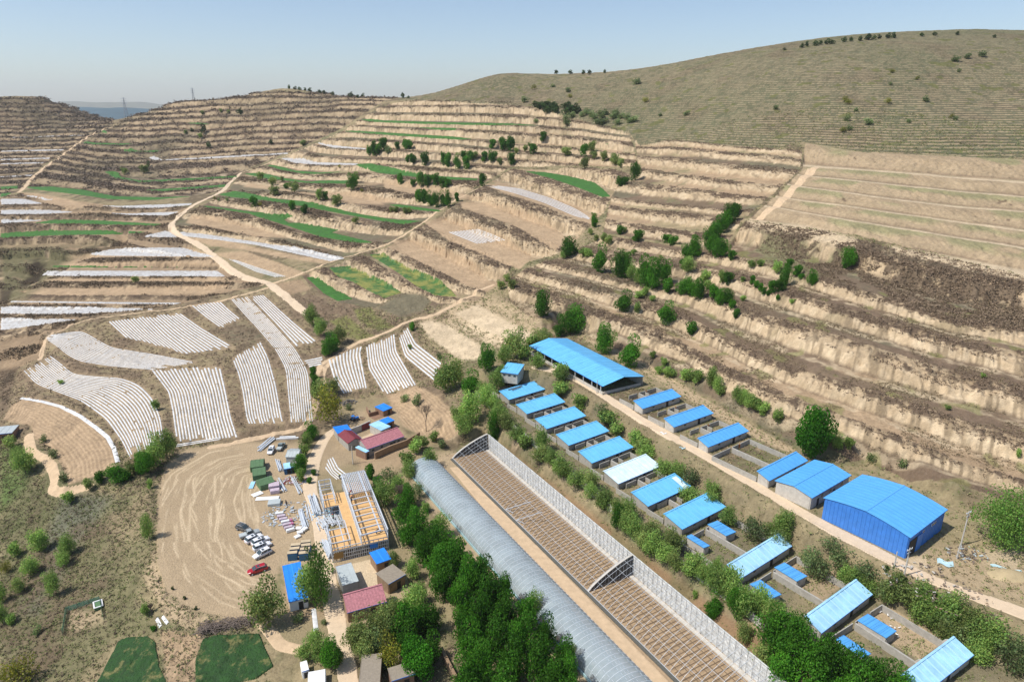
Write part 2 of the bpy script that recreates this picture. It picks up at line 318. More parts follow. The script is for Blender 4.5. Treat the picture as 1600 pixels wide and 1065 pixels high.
# flats: fallow scrub brown, grey grass, tilled tan, dry straw
fl = np.zeros(SH+(3,), np.float32)
fl[:] = TILL*1.12
def mx(a, c, m): m = m[..., None]; return a+(c-a)*m
fl = mx(fl, DRY*1.1, sm(rv, .25, .45)*sm(n2, .3, .5)); fl = mx(fl, SCRUB*1.45, sm(rv, .42, .5)*.85); fl = mx(fl, GREY*1.1, sm(rv, .6, .68)*.85)
fl = mx(fl, GRASS*1.1, sm(n2+.3*n3, .75, .9)*.6)
cliff = np.zeros(SH+(3,), np.float32); cliff[:] = LOESS
stk = vn(SC_, TC_/7, .8, 25)*.6+vn(SC_, TC_/5, 2.6, 26)*.4
cliff = mx(cliff, LIGHT*1.02, sm(n3, .4, .7)*.6); cliff = mx(cliff, LOESS*.55, sm(stk, .54, .74)*.85); cliff = mx(cliff, DRY*.8, sm(n2, .62, .8)*.6)
# upper bank: clumps of dry brown scrub
scr = sm(n3*.45+n2*.45+n4*.30, .50, .64)
ub = mx(cliff*.85, SCRUB*1.05, scr*.95); ub = mx(ub, GREY, sm(n1, .55, .7)*.5)
a = sm(PH+(n3-.5)*.06, .44, .5); b = sm(PH+(n3-.5)*.22+(n2-.5)*.25, .70, .78)
tc = mx(mx(fl, cliff, a), ub, b)
C = np.where(T[..., None], tc, C)
del tc, fl, ub, cliff
# kind 1: distant darker scrubby hills
k1 = (KID == 1) & T
n5 = vn(X, Y, 5.5, 27); mixc(SCRUB*1.3, k1*sm(n2*.35+n3*.25+n5*.4+np.where(PH < .42, .06, 0)-np.where((PH > .42) & (PH < .6), .12, 0), .44, .54)*np.where(U < 185, .88, .85))
mixc(LIGHT*.95, k1*(PH < .42)*(1-sm(n2*.4+n5*.6, .30, .42))*.7)
mixc(SCRUB*.95, k1*sm(PH+(n3-.5)*.2, .60, .70)*.75); mixc(LOESS*1.05, k1*sm(PH, .42, .46)*(1-sm(PH, .56, .64))*.55)
mixc(GREY*.9, k1*sm(n1, .5, .65)*np.where(U < 300, .5, .25))
k6 = (KID == 6) & T
mixc(SCRUB*1.05, k6*(PH > .55)*.75*sm(n3*.6+n2*.4, .25, .5)); mixc(TILL, k6*(PH < .55)*.85)
# kind 5 wide right-hand slope: alternate rough scrub
k5 = (KID == 5) & T
mixc(SCRUB*1.5, k5*(1-sm(PH, .22, .30))*sm(n2*.5+rb*.4+n4*.2, .36, .56)*.85); mixc(LIGHT*.88, k5*sm(PH, .26, .32)*(1-sm(PH, .42, .46))*sm(n3*.5+n2*.5, .3, .55)*.75); mixc(SCRUB, k5*sm(PH, .44, .46)*(1-sm(PH, .48, .51))*.5)

mixc(OLV*.9, k5*sm(fbm(X, Y, 7, 31, 2), .66, .74)*(PH < .5)*.6)
# kind 4: freshly graded slopes
k4 = (KID == 4) & T
mixc(LIGHT*.97, k4*(1-sm(PH, .1, .32))*.95); mixc(LOESS*.80, k4*sm(PH, .2, .34)*.9); mixc(SCRUB*1.8, k4*sm(PH, .30, .33)*(1-sm(PH, .36, .40))*.5)
mixc(GRASS*1.5, k4*sm(PH, .55, .75)*sm(fbm(X, Y, 25, 35, 2), .52, .66)*.75); mixc(SCRUB*1.2, k4*sm(PH, .35, .5)*sm(vn(X, Y, 2.0, 36)*vn(X, Y, 9, 37), .72, .8)*.8)
def area(poly, col, m=1., soft=1.5, nz=None, ragged=0):
    P = pts(poly); bb = (U > P[:, 0].min()-6) & (U < P[:, 0].max()+6) & (V > P[:, 1].min()-6) & (V < P[:, 1].max()+6) & (DST < 1500)
    idx = np.nonzero(bb.ravel())[0]
    if not len(idx): return
    u = U.ravel()[idx]; v = V.ravel()[idx]
    if ragged: u = u+(n2.ravel()[idx]-.5)*ragged; v = v+(n3.ravel()[idx]-.5)*ragged*.7
    i = inpoly(u, v, P); d = pdist(u, v, P)
    w_ = np.clip(np.where(i, .5+d/soft/2, .5-d/soft/2), 0, 1)*m
    if nz is not None: w_ = w_*nz.ravel()[idx]
    c = C.reshape(-1, 3); c[idx] += (np.asarray(col, np.float32)-c[idx])*w_[:, None].astype(np.float32)
# grassy contour-furrowed hill
zf = H/1.55+fbm(X, Y, 40, 41, 2)*1.1; ff = zf-np.floor(zf)
HILL = '645 153 700 150 800 148 1000 150 1700 100 1900 250 1600 249 1420 241 1350 238 1256 221 1200 232 1120 225 1050 217 1000 222 985 206 930 195 880 178 800 166 700 157'
hp = pts('620 156 640 145 780 100 1000 90 1300 40 1950 30 1950 262 1600 249 1420 241 1350 238 1256 221 1200 233 1120 226 1050 218 1000 228 985 210 940 196 880 178 830 166 700 158')
hm = (inpoly(U, V, hp) & (X > -150)).astype(np.float32)
hg = np.array([.175, .158, .095], np.float32)
mixc(hg, hm); mixc(np.array([.135,.135,.075])*1.05, hm*sm(n1, .35, .65)*.8); mixc(hg*1.35, hm*sm(n2*.5+n3*.5, .5, .7)*.5); mixc(SCRUB*1.4, hm*sm(fbm(X, Y, 35, 44, 2), .55, .75)*.45)
st = sm(ff, .62, .72)*(1-sm(ff, .88, .98))*sm(vn(X, Y, 4, 42)*.7+n4*.5, .38, .62)
mixc(LOESS*.95, hm*st*.75*sm(300-np.abs(V-180)*1.2, 80, 250))
mixc(GREY*.62, hm*(1-sm(ff, .25, .45))*.55)
mixc(OLV*.7, hm*sm(fbm(X, Y, 8, 43, 2), .73, .78)*.8)
area('1185 358 1225 352 1330 380 1345 400 1300 425 1240 440 1180 405 1165 385', GRASS*1.05, .9, 8, sm(n2+n3*.4, .4, .7), 8)
area('1190 350 1290 362 1400 405 1600 440 1600 520 1480 490 1350 440 1290 425 1190 368', SCRUB, .85, 8, sm(n3*.6+n2*.5, .48, .58), 8)
area('1165 344 1260 352 1337 372 1340 392 1240 366 1175 356', LIGHT, .9, 3)
area('1390 384 1500 404 1620 425 1620 445 1500 420 1400 396', LIGHT*.97, .95, 2)
# bare tan plots (tilled soil) and other land use
TAN = ['755 289 790 291 860 307 905 323 930 342 922 350 890 338 850 322 790 303', '720 316 760 316 820 330 860 350 885 372 868 392 840 375 800 350 760 338 722 326',
 '662 347 690 340 740 350 790 372 832 400 812 421 780 410 740 392 700 376', '612 376 650 374 700 390 745 412 762 438 745 450 720 440 680 420 640 402', '300 336 345 338 400 355 440 368 452 372 400 370 340 358 290 348',
 '280 370 340 372 400 387 470 400 520 406 505 412 440 402 380 390 330 384', '330 396 380 392 440 412 480 428 450 434 400 418 360 405', '390 285 470 300 540 305 590 313 600 320 560 318 500 308 440 298 380 292', '600 280 650 282 720 302 760 310 720 311 640 302 600 294',
 '505 300 560 299 600 309 640 313 600 318 550 318 510 306', '25 300 60 302 110 312 139 321 110 328 80 318', '80 400 300 387 345 402 200 402 110 404', '70 412 330 406 350 416 85 418', '40 436 360 434 340 439 60 440', '20 452 360 445 330 458 100 462 20 458',
 '0 455 300 462 280 470 0 470', '475 236 500 236 560 245 600 247 560 249 510 246', '200 380 340 392 400 418 395 430 320 405', '500 315 540 310 600 330 588 378 560 370 530 350']
for q in TAN[:15]: area(q, TILL*1.3, .95, 1.5)
area('0 530 60 520 75 535 60 560 0 590', TILL*.9, .9, 3)
area('840 272 800 302 925 345 860 330', TILL, 0)
for q in BARE[:2]: area(q, TILL*1.18, 1, 2)
for q in BARE[2:4]: area(q, LIGHT*1.02, .9, 3, .7+.3*sm(n2, .3, .6))
area('690 480 760 462 830 480 860 510 840 535 760 540 700 510', LOESS, .7, 8); area('700 505 760 500 830 525 800 545 760 535', LIGHT*1.05, .8, 8, sm(n2+.4*n3, .35, .7))
area('655 495 720 478 740 500 700 505', LOESS*.95, .8, 5)
area(BARE[4], TILL, .95, 2); area(BARE[5], GREY*1.15, .9, 3); area('447 462 485 452 535 478 545 500 500 500 455 490', SCRUB*1.2, .8, 6, sm(n3*.6+n2*.5, .3, .5))
for q in GRN: area(q, OLV*.85, .9, 2, .5+.5*sm(n2, .3, .6))
area('350 500 400 512 425 530 400 535 362 535 345 520', GREY*1.1, .8, 6)
area('0 385 120 385 180 378 150 392 115 400 85 430 40 465 0 480', GRASS*.8, .85, 8, sm(n2, .2, .4)); area('0 452 20 452 10 478 0 480', SCRUB*.5, .8, 3)
area('45 408 75 400 60 450 30 448', SCRUB*.35, .9, 4, sm(n2, .35, .5)); area('110 392 190 377 185 385 120 400', SCRUB*.4, .9, 3, sm(n2, .2, .5)); area('0 578 28 575 12 640 0 650', SCRUB*.5, .9, 4)
for m in MULCH[:12]:
    q = mring(m)
    area(' '.join('%g %g' % tuple(t) for t in q), TILL*1.12, 1, 3)
mixc(LOESS*.92, (nat > 0)*(~T)*sm(V, 445, 470)*(1-sm(V, 720, 745))*(U < 720)*sm(n2*.5+n3*.5, .38, .55)*.3); mixc(SCRUB*1.55, (nat > 0)*(~T)*sm(V, 445, 470)*(1-sm(V, 700, 725))*(U < 700)*sm(n2*.4+n3*.4+n4*.2, .40, .56)*.6)
for q in BARE[:2]: area(q, TILL*1.22, 1, 2)
for q in BARE[:2]:
    w2 = np.array([(float(hit(H, a, b)[0][0]), float(hit(H, a, b)[1][0])) for a, b in pts(q)]); bi = np.nonzero(((X > w2[:, 0].min()) & (X < w2[:, 0].max()) & (Y > w2[:, 1].min()) & (Y < w2[:, 1].max())).ravel())[0]; bx = X.ravel()[bi]; by = Y.ravel()[bi]; d_ = pdist(bx, by, w2[:len(w2)//2+1], False)+(vn(bx, by, 9, 77)-.5)*1.2; ok = inpoly(bx, by, w2)
    C.reshape(-1, 3)[bi[ok]] *= (1+.13*np.sin(d_[ok]*5.2))[:, None]
for q in BARE[2:4]: area(q, LIGHT*1.02, .9, 3, .7+.3*sm(n2, .3, .6))
for q in GRN: area(q, OLV*.85, .9, 2, .5+.5*sm(n2, .3, .6))
area(BARE[5], GREY*1.15, .9, 3); area(BARE[4], TILL, .95, 2)
for m in MULCH[:12]: area(' '.join('%g %g' % tuple(t) for t in mring(m)), LOESS*.74, 1, 4)
# hatch: bottom-left slope
area('0 740 90 770 170 775 240 760 238 850 215 940 250 985 180 1000 120 1066 0 1066', GRASS*.92, .8, 10); area('0 800 110 800 60 900 60 1066 0 1066', np.array([.10, .125, .05]), .6, 12, sm(n2, .3, .55)); area('100 770 175 775 60 960 20 960', np.array([.13, .135, .10]), .7, 8)
area('0 690 60 690 100 770 240 740 240 850 262 930 320 960 300 990 180 1000 120 1065 0 1065', GRASS*.85, .6, 8, sm(n2, .35, .6)); area('0 760 240 760 240 900 200 990 100 1065 0 1065', SCRUB*1.5, .7, 8, sm(n1*.6+n2*.4+n3*.2, .52, .68))
area('175 770 235 760 240 830 262 930 262 960 215 940 170 830', DRY*1.2, .6, 12, sm(n2, .3, .6)); area('240 860 262 930 300 955 380 975 290 985 260 965 225 900', LOESS*.95, .85, 5)
area('0 700 50 700 40 760 0 800', np.array([.09, .15, .04]), .7, 6)
area('110 955 165 950 165 975 105 990', LOESS, .7, 4, sm(n2, .2, .6))
area('250 985 315 990 302 1066 262 1066', TILL*1.15, .95, 3)
# worked yard with wheel marks
area('245 800 247 760 262 722 290 702 385 690 445 690 440 760 420 800 440 870 415 960 370 972 300 952 262 928 245 880', LOESS*.88, 1, 4)
an = np.arctan2(Y-160, X+10); rad = np.hypot(X-20, (Y-175)*.8)
trk = np.zeros(SH, np.float32)
yard = inpoly(U, V, pts('252 800 254 760 270 728 300 706 375 700 400 740 420 800 425 870 400 940 370 950 300 930 268 900 252 860'))
yi_ = np.nonzero(yard.ravel())[0]; yx = X.ravel()[yi_]; yy_ = Y.ravel()[yi_]
EB = np.array([tuple(up(a, b, 0))[:2] for a, b in pts('470 694 400 699 335 712 288 742 264 800 262 860 280 905 330 948 400 972')])
dd_ = pdist(yx, yy_, EB, False); al_ = np.arctan2(yy_-150, yx+40)*30; tk = np.zeros(len(yi_))
for i in range(64):
    r_ = .8+i*.85+_lat[i, 3]*1.2; wb = (vn(yx, yy_, 16, 150+i)-.5)*4.5+(al_-60)*(_lat[i, 6]-.5)*.10
    tk = np.maximum(tk, np.exp(-((dd_+wb-r_)/.26)**2)*sm(vn(yx, yy_, 7, 50+i), .25, .5)*(.45+.55*_lat[i, 8]))
trk.ravel()[yi_] = tk
mixc(LOESS*.8, yard*.6); mixc(LIGHT*1.08, yard*trk*.9); mixc(LOESS*.72, yard*sm(vn(X, Y, 6, 61)*vn(X, Y, 1.1, 60), .45, .6)*.35); del trk
area('440 690 500 700 490 760 500 860 520 960 470 960 430 870 425 790', LOESS*.92, .95, 5); area('500 690 560 640 620 640 640 700 560 720 500 740', LOESS*.85, .8, 5)
area('560 705 640 690 680 690 640 720 600 745 560 750', TILL*1.2, .8, 6); area('508 870 560 865 640 880 640 990 530 980', LOESS*.9, .7, 5)
area('550 880 585 872 598 915 560 920', LIGHT*1.05, 1, 1); area('562 684 590 672 600 678 572 690', LIGHT, 1, 1)
area('440 950 520 950 540 1065 440 1065', DRY, .7, 8); area('440 915 500 905 515 960 450 975', TILL*1.1, .8, 6)
# greenhouse platform
area('630 730 700 705 790 712 1290 1120 900 1120 700 830', LOESS*.9, .9, 4)
area('703 712 757 700 1225 1065 1040 1065 912 925', TILL*1.16, .95, 3)
area('635 760 700 840 790 940 900 1065 760 1065 620 850', DRY*.95, .7, 6)
area('740 690 790 700 1000 860 1120 950 1290 1066 1225 1066 960 850', np.array([.26, .165, .095]), .85, 5); area('740 690 790 700 1000 860 1120 950 1290 1066 1225 1066 960 850', GRASS, .6, 5, sm(n2, .5, .65))
area('760 590 860 585 1600 1050 1600 1066 1290 1066 790 655', GREY*1.15, .75, 5); area('760 590 860 585 1600 1050 1600 1066 1290 1066 790 655', DRY*1.05, .6, 5, sm(n2, .5, .62))
area('880 590 1600 960 1600 1050 1360 930 1050 745', DRY*.9, .6, 6)
area('1410 810 1500 800 1560 850 1620 880 1620 960 1500 918 1430 885', DRY*1.12, .8, 8); area('1430 860 1560 850 1640 900 1640 955 1500 915 1430 890', LOESS*.95, .75, 10, sm(n2+.3*n3, .3, .65)); area('1415 868 1450 868 1450 885 1425 890', LIGHT, .8, 5); area('1540 860 1590 850 1600 900 1550 895', LIGHT*.9, .7, 6)
area('1000 562 1050 590 1120 632 1240 700 1252 716 1190 690 1100 640 1010 584 900 524 880 512', LOESS*.98, .95, 3); area('985 545 1040 566 1110 603 1200 652 1245 690 1235 696 1120 630 1000 560', GREY*.95, .85, 3, .4+.6*sm(n3, .3, .6))
area('1380 720 1480 770 1560 830 1600 850 1600 800 1480 745 1400 715', SCRUB*1.5, .6, 6, sm(n2, .35, .6))
# yards of the big walled pens
area('1235 872 1255 868 1330 905 1280 940 1215 905', LOESS*.8, .95, 2); area('1365 950 1385 945 1480 1000 1435 1030 1362 985', LOESS*.9, .95, 2)
# gentle tonal drift of everything
nf_ = np.where(nat > 0, 1., .35)
g_ = (1+nf_*(.42*fbm(X, Y, 5, 70, 4)-.24))*(1+nf_*(.24*(n4-.5)+.26*(vn(X, Y, .45, 71)-.5)*(DST < 420)))
C *= g_[..., None]
C[KID == 1] *= .86; C *= np.where((U < 188) & (KID == 1), .78, 1)[..., None]; C *= np.where(hm > .5, .84, 1)[..., None]; C *= np.where((hm > .5)[..., None], np.array([.99, 1.0, .97]), 1)  # left hill darkened further: its shaded look is put into the ground colour
mixc(np.array([.20, .12, .07]), (nat > 0)*(T == 0)*0.0)
C = np.clip(C, .01, .9)
# small relief: scrub clumps and furrows
H += np.where(T & (PH > .5), scr*.55, 0)*sm(PH, .6, .75)*(KID != 4)
H += hm*(.55*sm(ff, .6, .95)-.55*ff)
H += nat*(~T)*(hm < .5)*sm(n3*.6+n2*.4, .55, .7)*.35*(DST < 500)
# ------------------------------------------------------------------ ground sheet
def mat(name, col=(.5, .5, .5), rough=.8, metal=0, bump=0, bscale=4., var=.0, vscale=.6, alpha=1., trans=0, spec=.5, attr=None, col2=None, c2=(.5, .6, .5)):
    m = bpy.data.materials.new(name); m.use_nodes = True; t = m.node_tree; b = t.nodes['Principled BSDF']
    b.inputs['Roughness'].default_value = rough; b.inputs['Metallic'].default_value = metal; b.inputs['Alpha'].default_value = alpha
    b.inputs['Transmission Weight'].default_value = trans; b.inputs['Specular IOR Level'].default_value = spec
    b.inputs['Base Color'].default_value = (*col, 1)
    tc = t.nodes.new('ShaderNodeNewGeometry'); src = None
    if attr:
        at = t.nodes.new('ShaderNodeAttribute'); at.attribute_name = attr; src = at.outputs['Color']
    if var:
        nz = t.nodes.new('ShaderNodeTexNoise'); nz.inputs['Scale'].default_value = vscale; nz.inputs['Detail'].default_value = 5; nz.inputs['Roughness'].default_value = .65
        t.links.new(tc.outputs['Position'], nz.inputs['Vector'])
        mr = t.nodes.new('ShaderNodeMapRange'); mr.inputs[1].default_value = .25; mr.inputs[2].default_value = .75; mr.inputs[3].default_value = 1-var; mr.inputs[4].default_value = 1+var
        t.links.new(nz.outputs[0], mr.inputs[0])
        mm = t.nodes.new('ShaderNodeVectorMath'); mm.operation = 'SCALE'
        if src: t.links.new(src, mm.inputs[0])
        else: mm.inputs[0].default_value = col
        t.links.new(mr.outputs[0], mm.inputs['Scale']); src = mm.outputs[0]
    if col2:
        n2_ = t.nodes.new('ShaderNodeTexNoise'); n2_.inputs['Scale'].default_value = c2[0]; n2_.inputs['Detail'].default_value = 6; n2_.inputs['Roughness'].default_value = .7; t.links.new(tc.outputs['Position'], n2_.inputs['Vector'])
        r2_ = t.nodes.new('ShaderNodeMapRange'); r2_.inputs[1].default_value = c2[1]; r2_.inputs[2].default_value = c2[2]; t.links.new(n2_.outputs[0], r2_.inputs[0])
        x2_ = t.nodes.new('ShaderNodeMix'); x2_.data_type = 'RGBA'; t.links.new(r2_.outputs[0], x2_.inputs[0])
        if src: t.links.new(src, x2_.inputs[6])
        else: x2_.inputs[6].default_value = (*col, 1)
        x2_.inputs[7].default_value = (*col2, 1); src = x2_.outputs[2]
    if src: t.links.new(src, b.inputs['Base Color'])
    if bump:
        nb = t.nodes.new('ShaderNodeTexNoise'); nb.inputs['Scale'].default_value = bscale; nb.inputs['Detail'].default_value = 4
        t.links.new(tc.outputs['Position'], nb.inputs['Vector'])
        bp = t.nodes.new('ShaderNodeBump'); bp.inputs['Distance'].default_value = bump; bp.inputs['Strength'].default_value = 1.0
        t.links.new(nb.outputs[0], bp.inputs['Height']); t.links.new(bp.outputs[0], b.inputs['Normal'])
    return m
def npmesh(name, co_, quads, m, kind=None, label=None, cat=None, parent=None, colors=None, smooth=False, group=None):
    me = bpy.data.meshes.new(name); nv = len(co_); nf = len(quads); q = quads.shape[1]
    me.vertices.add(nv); me.vertices.foreach_set('co', np.ascontiguousarray(co_, np.float32).ravel())
    me.loops.add(nf*q); me.loops.foreach_set('vertex_index', np.ascontiguousarray(quads, np.int32).ravel())
    me.polygons.add(nf); me.polygons.foreach_set('loop_start', np.arange(0, nf*q, q, dtype=np.int32))
    if smooth: me.polygons.foreach_set('use_smooth', np.ones(nf, bool))
    me.update(calc_edges=True)
    if colors is not None:
        ca_ = me.color_attributes.new('tint', 'FLOAT_COLOR', 'POINT')
        cc = np.ones((nv, 4), np.float32); cc[:, :3] = colors; ca_.data.foreach_set('color', cc.ravel())
    if m: me.materials.append(m)
    o = bpy.data.objects.new(name, me); COL.objects.link(o)
    if kind: o['kind'] = kind
    if label: o['label'] = label
    if cat: o['category'] = cat
    if group: o['group'] = group
    if parent: o.parent = parent
    return o
def gridq(na, nr):
    i = np.arange(na-1)[:, None]*nr+np.arange(nr-1)[None]
    i = i.ravel(); return np.stack([i, i+nr, i+nr+1, i+1], 1)
# skirt: drop the outer rim so that the sheet reaches past every horizon line
M_GROUND = mat('loess_soil_and_scrub', rough=.95, attr='tint', var=.16, vscale=1.7, bump=.25, bscale=2.2, spec=.15)
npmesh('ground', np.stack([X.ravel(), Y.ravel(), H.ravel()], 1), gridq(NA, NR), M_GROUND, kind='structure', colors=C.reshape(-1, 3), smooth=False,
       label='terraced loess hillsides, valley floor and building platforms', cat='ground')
# ground under, beside and beyond the surveyed sheet
def far_sheet():
    aa = np.linspace(-math.pi, math.pi, 181); rr2 = np.r_[0.01, 30, 60, 100, 300, 900, 1500, 2500, 5000, 12000, 30000]
    A2, R2 = np.meshgrid(aa, rr2, indexing='ij'); x = np.sin(A2)*R2; y = np.cos(A2)*R2
    z = -12-55*sm(R2, 100, 700)-40*sm(R2, 900, 3000)+(fbm(x, y, 900, 80)-.5)*60*sm(R2, 900, 3000)
    ed = np.array([samp(H, np.array([math.sin(t)*65]), np.array([math.cos(t)*65]))[0] if abs(t) < R(54) else -12 for t in aa])
    inside = (np.abs(A2) < R(56)) & (R2 > 60) & (R2 < 1800); z = np.where(inside, np.minimum(z, -60), z)
    near = R2 < 62; z = np.where(near, np.minimum(-9, ed[:, None]-.5), z)
    npmesh('far_ground', np.stack([x.ravel(), y.ravel(), z.ravel()], 1), gridq(181, len(rr2)), mat('far_loess', (.2, .17, .1), .95, var=.25, vscale=.01, spec=.1), kind='structure')
far_sheet()
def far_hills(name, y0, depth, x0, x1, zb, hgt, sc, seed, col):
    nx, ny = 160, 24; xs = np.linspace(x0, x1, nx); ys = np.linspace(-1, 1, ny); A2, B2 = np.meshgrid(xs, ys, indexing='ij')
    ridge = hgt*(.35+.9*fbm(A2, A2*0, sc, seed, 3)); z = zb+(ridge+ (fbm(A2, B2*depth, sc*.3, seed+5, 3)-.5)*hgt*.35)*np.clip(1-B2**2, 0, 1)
    npmesh(name, np.stack([A2.ravel(), (y0+B2*depth).ravel(), z.ravel()], 1), gridq(nx, ny), mat(name+'_hillside', col, .95, var=.3, vscale=.006, spec=.1), kind='structure')
far_hills('near_blue_hills', 6400, 1300, -5600, -1800, -100, 200, 1800, 3, (.045, .095, .125))  # near and middle hills: the blue of distant haze is put into their colour
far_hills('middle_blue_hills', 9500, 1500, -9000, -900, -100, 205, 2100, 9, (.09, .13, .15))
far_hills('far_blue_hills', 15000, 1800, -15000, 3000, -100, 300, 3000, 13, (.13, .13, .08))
# ------------------------------------------------------------------ building blocks
def G(x, y): return samp(H, np.asarray(x, float), np.asarray(y, float))
def G1(x, y): return float(samp(H, np.array([x]), np.array([y]))[0])
def at(u, v):
    x, y, z, f = hit(H, u, v); return Vector((float(x[0]), float(y[0]), float(z[0])))
def tag(o, label=None, cat=None, group=None, kind=None):
    if label: o['label'] = label
    if cat: o['category'] = cat
    if group: o['group'] = group
    if kind: o['kind'] = kind
    return o
def root(name, loc, rz=0, label=None, cat=None, group=None):
    o = bpy.data.objects.new(name, None); COL.objects.link(o); o.location = loc; o.rotation_euler = (0, 0, rz)
    o.empty_display_size = .3; return tag(o, label, cat, group)
class MB:
    def __init__(s): s.v = []; s.f = []
    def add(s, vs, fs):
        n = len(s.v); s.v += [tuple(p) for p in vs]; s.f += [tuple(i+n for i in f) for f in fs]; return s
    def box(s, x0, x1, y0, y1, z0, z1, M=None):
        vs = [Vector(p) for p in ((x0,y0,z0),(x1,y0,z0),(x1,y1,z0),(x0,y1,z0),(x0,y0,z1),(x1,y0,z1),(x1,y1,z1),(x0,y1,z1))]
        if M is not None: vs = [M @ p for p in vs]
        return s.add(vs, [(0,3,2,1),(4,5,6,7),(0,1,5,4),(1,2,6,5),(2,3,7,6),(3,0,4,7)])
    def bar(s, a, b, w=.1, h=None):
        a = Vector(a); b = Vector(b); d = (b-a)
        if d.length < 1e-4: return s
        h = h or w; q = d.to_track_quat('X', 'Z').to_matrix().to_4x4(); M = Matrix.Translation(a) @ q
        return s.box(0, d.length, -w/2, w/2, -h/2, h/2, M)
    def tube(s, P, rad, n=6, cap=True):
        P = [Vector(p) for p in P]; rad = rad if isinstance(rad, (list, tuple)) else [rad]*len(P); rings = []; vs = []
        for i, p in enumerate(P):
            d = (P[min(i+1, len(P)-1)]-P[max(i-1, 0)]); q = d.to_track_quat('Z', 'Y')
            for k in range(n):
                a = 2*math.pi*k/n; vs.append(p+q @ Vector((math.cos(a)*rad[i], math.sin(a)*rad[i], 0)))
        fs = [(i*n+k, i*n+(k+1) % n, (i+1)*n+(k+1) % n, (i+1)*n+k) for i in range(len(P)-1) for k in range(n)]
        if cap: fs += [tuple(range(n))[::-1], tuple((len(P)-1)*n+k for k in range(n))]
        return s.add(vs, fs)
    def prism(s, sec, x0, x1):
        """closed (y,z) outline drawn out along x"""
        n = len(sec); vs = [(x0, y, z) for y, z in sec]+[(x1, y, z) for y, z in sec]
        return s.add(vs, [tuple(range(n))[::-1], tuple(range(n, 2*n))]+[(i, (i+1) % n, n+(i+1) % n, n+i) for i in range(n)])
    def build(s, name, m, parent=None, smooth=False, label=None):
        me = bpy.data.meshes.new(name); me.from_pydata(s.v, [], s.f); me.materials.append(m)
        b = bmesh.new(); b.from_mesh(me); bmesh.ops.recalc_face_normals(b, faces=b.faces); b.to_mesh(me); b.free()
        if smooth: me.polygons.foreach_set('use_smooth', [True]*len(me.polygons))
        o = bpy.data.objects.new(name, me); COL.objects.link(o)
        if parent: o.parent = parent
        if label: o['label'] = label
        return o
def copy_tree(o, parent=None):
    c = o.copy(); COL.objects.link(c)
    if parent is not None: c.parent = parent
    for ch in list(o.children): copy_tree(ch, c)
    return c
# materials
M_BLUE = mat('blue_sheet_roof', (.10, .37, .74), .42, var=.10, vscale=.5); M_BLUE2 = mat('bright_blue_sheet', (.02, .22, .72), .45, var=.12, vscale=.6)
M_PALE = mat('faded_blue_sheet', (.34, .60, .80), .3, var=.25, vscale=.35); M_WORN = mat('worn_silver_blue_sheet', (.62, .76, .84), .25, var=.2, vscale=.4)
M_SKY = mat('sky_blue_sheet', (.14, .46, .76), .40, var=.14, vscale=.3)
M_SBL = mat('blue_roof_seam', (.085, .335, .68), .5); M_SSK = mat('sky_blue_roof_seam', (.17, .49, .78), .4); M_SPA = mat('pale_roof_seam', (.42, .66, .82), .35); M_SWO = mat('worn_roof_seam', (.55, .70, .80), .3); M_SBB = mat('bright_blue_roof_seam', (.03, .27, .78), .5)
M_BWALL = mat('blue_clad_wall', (.045, .20, .60), .5, var=.15, vscale=.8)
M_CONC = mat('cement_render', (.36, .34, .30), .9, var=.22, vscale=1.2, bump=.03); M_CLT = mat('pale_cement_render', (.48, .45, .40), .9, var=.2, vscale=1.0, bump=.03)
M_DARK = mat('dark_opening', (.02, .02, .022), .7); M_GLASS = mat('window_glass', (.05, .07, .08), .1)
M_RED = mat('maroon_tile_roof', (.20, .035, .045), .6, var=.18, vscale=1.5); M_PINK = mat('weathered_pink_tile_roof', (.42, .17, .19), .6, var=.35, vscale=2.2)
M_BRICK = mat('brown_brick_wall', (.24, .14, .09), .95, var=.25, vscale=2); M_EARTH = mat('rammed_earth_wall', (.27, .18, .11), .97, var=.25, vscale=1.2, bump=.08)
M_GREYR = mat('grey_sheet_roof', (.42, .46, .46), .45, var=.12, vscale=.8); M_MUDR = mat('mud_tile_roof', (.26, .22, .17), .95, var=.2, vscale=2, bump=.05)
M_STEEL = mat('galvanised_steel', (.62, .66, .70), .42, .25, var=.1); M_PLY = mat('orange_plywood_deck', (.60, .37, .16), .7, var=.16, vscale=.8)
M_FILM = mat('white_mulch_film', (.62, .62, .61), .42, var=.3, vscale=.9); M_FILM2 = mat('soil_streaked_mulch_film', (.50, .49, .47), .5, var=.25, vscale=.5, col2=(.34, .29, .24), c2=(.6, .50, .62)); M_WHITE = mat('white_paint', (.75, .75, .74), .5, var=.08)
M_CANVAS = mat('green_canvas', (.085, .165, .075), .8, var=.2, vscale=1.5, bump=.06); M_NAVY = mat('teal_blue_steel', (.015, .11, .24), .5, var=.2)
M_WOODT = mat('plywood_lid', (.50, .40, .26), .8, var=.15); M_BARK = mat('tree_bark', (.16, .12, .09), .95, var=.25, vscale=5)
M_ROAD = mat('pale_dirt_road', (.58, .45, .31), .95, var=.12, vscale=.9, bump=.04); M_TRACK = mat('loess_track', (.52, .38, .24), .95, var=.16, vscale=.7, bump=.05)
M_WHEAT = mat('young_wheat', (.035, .13, .010), .8, var=.3, vscale=.25, bump=.25, bscale=3); M_WHEATB = mat('thin_young_wheat', (.011, .050, .004), .85, var=.5, vscale=.8, bump=.4, bscale=2, col2=(.16, .15, .05), c2=(.35, .54, .66)); M_WHEAT2 = mat('patchy_young_wheat', (.04, .12, .02), .8, var=.3, vscale=.3, bump=.25, bscale=3, col2=(.22, .22, .05), c2=(.08, .45, .56))
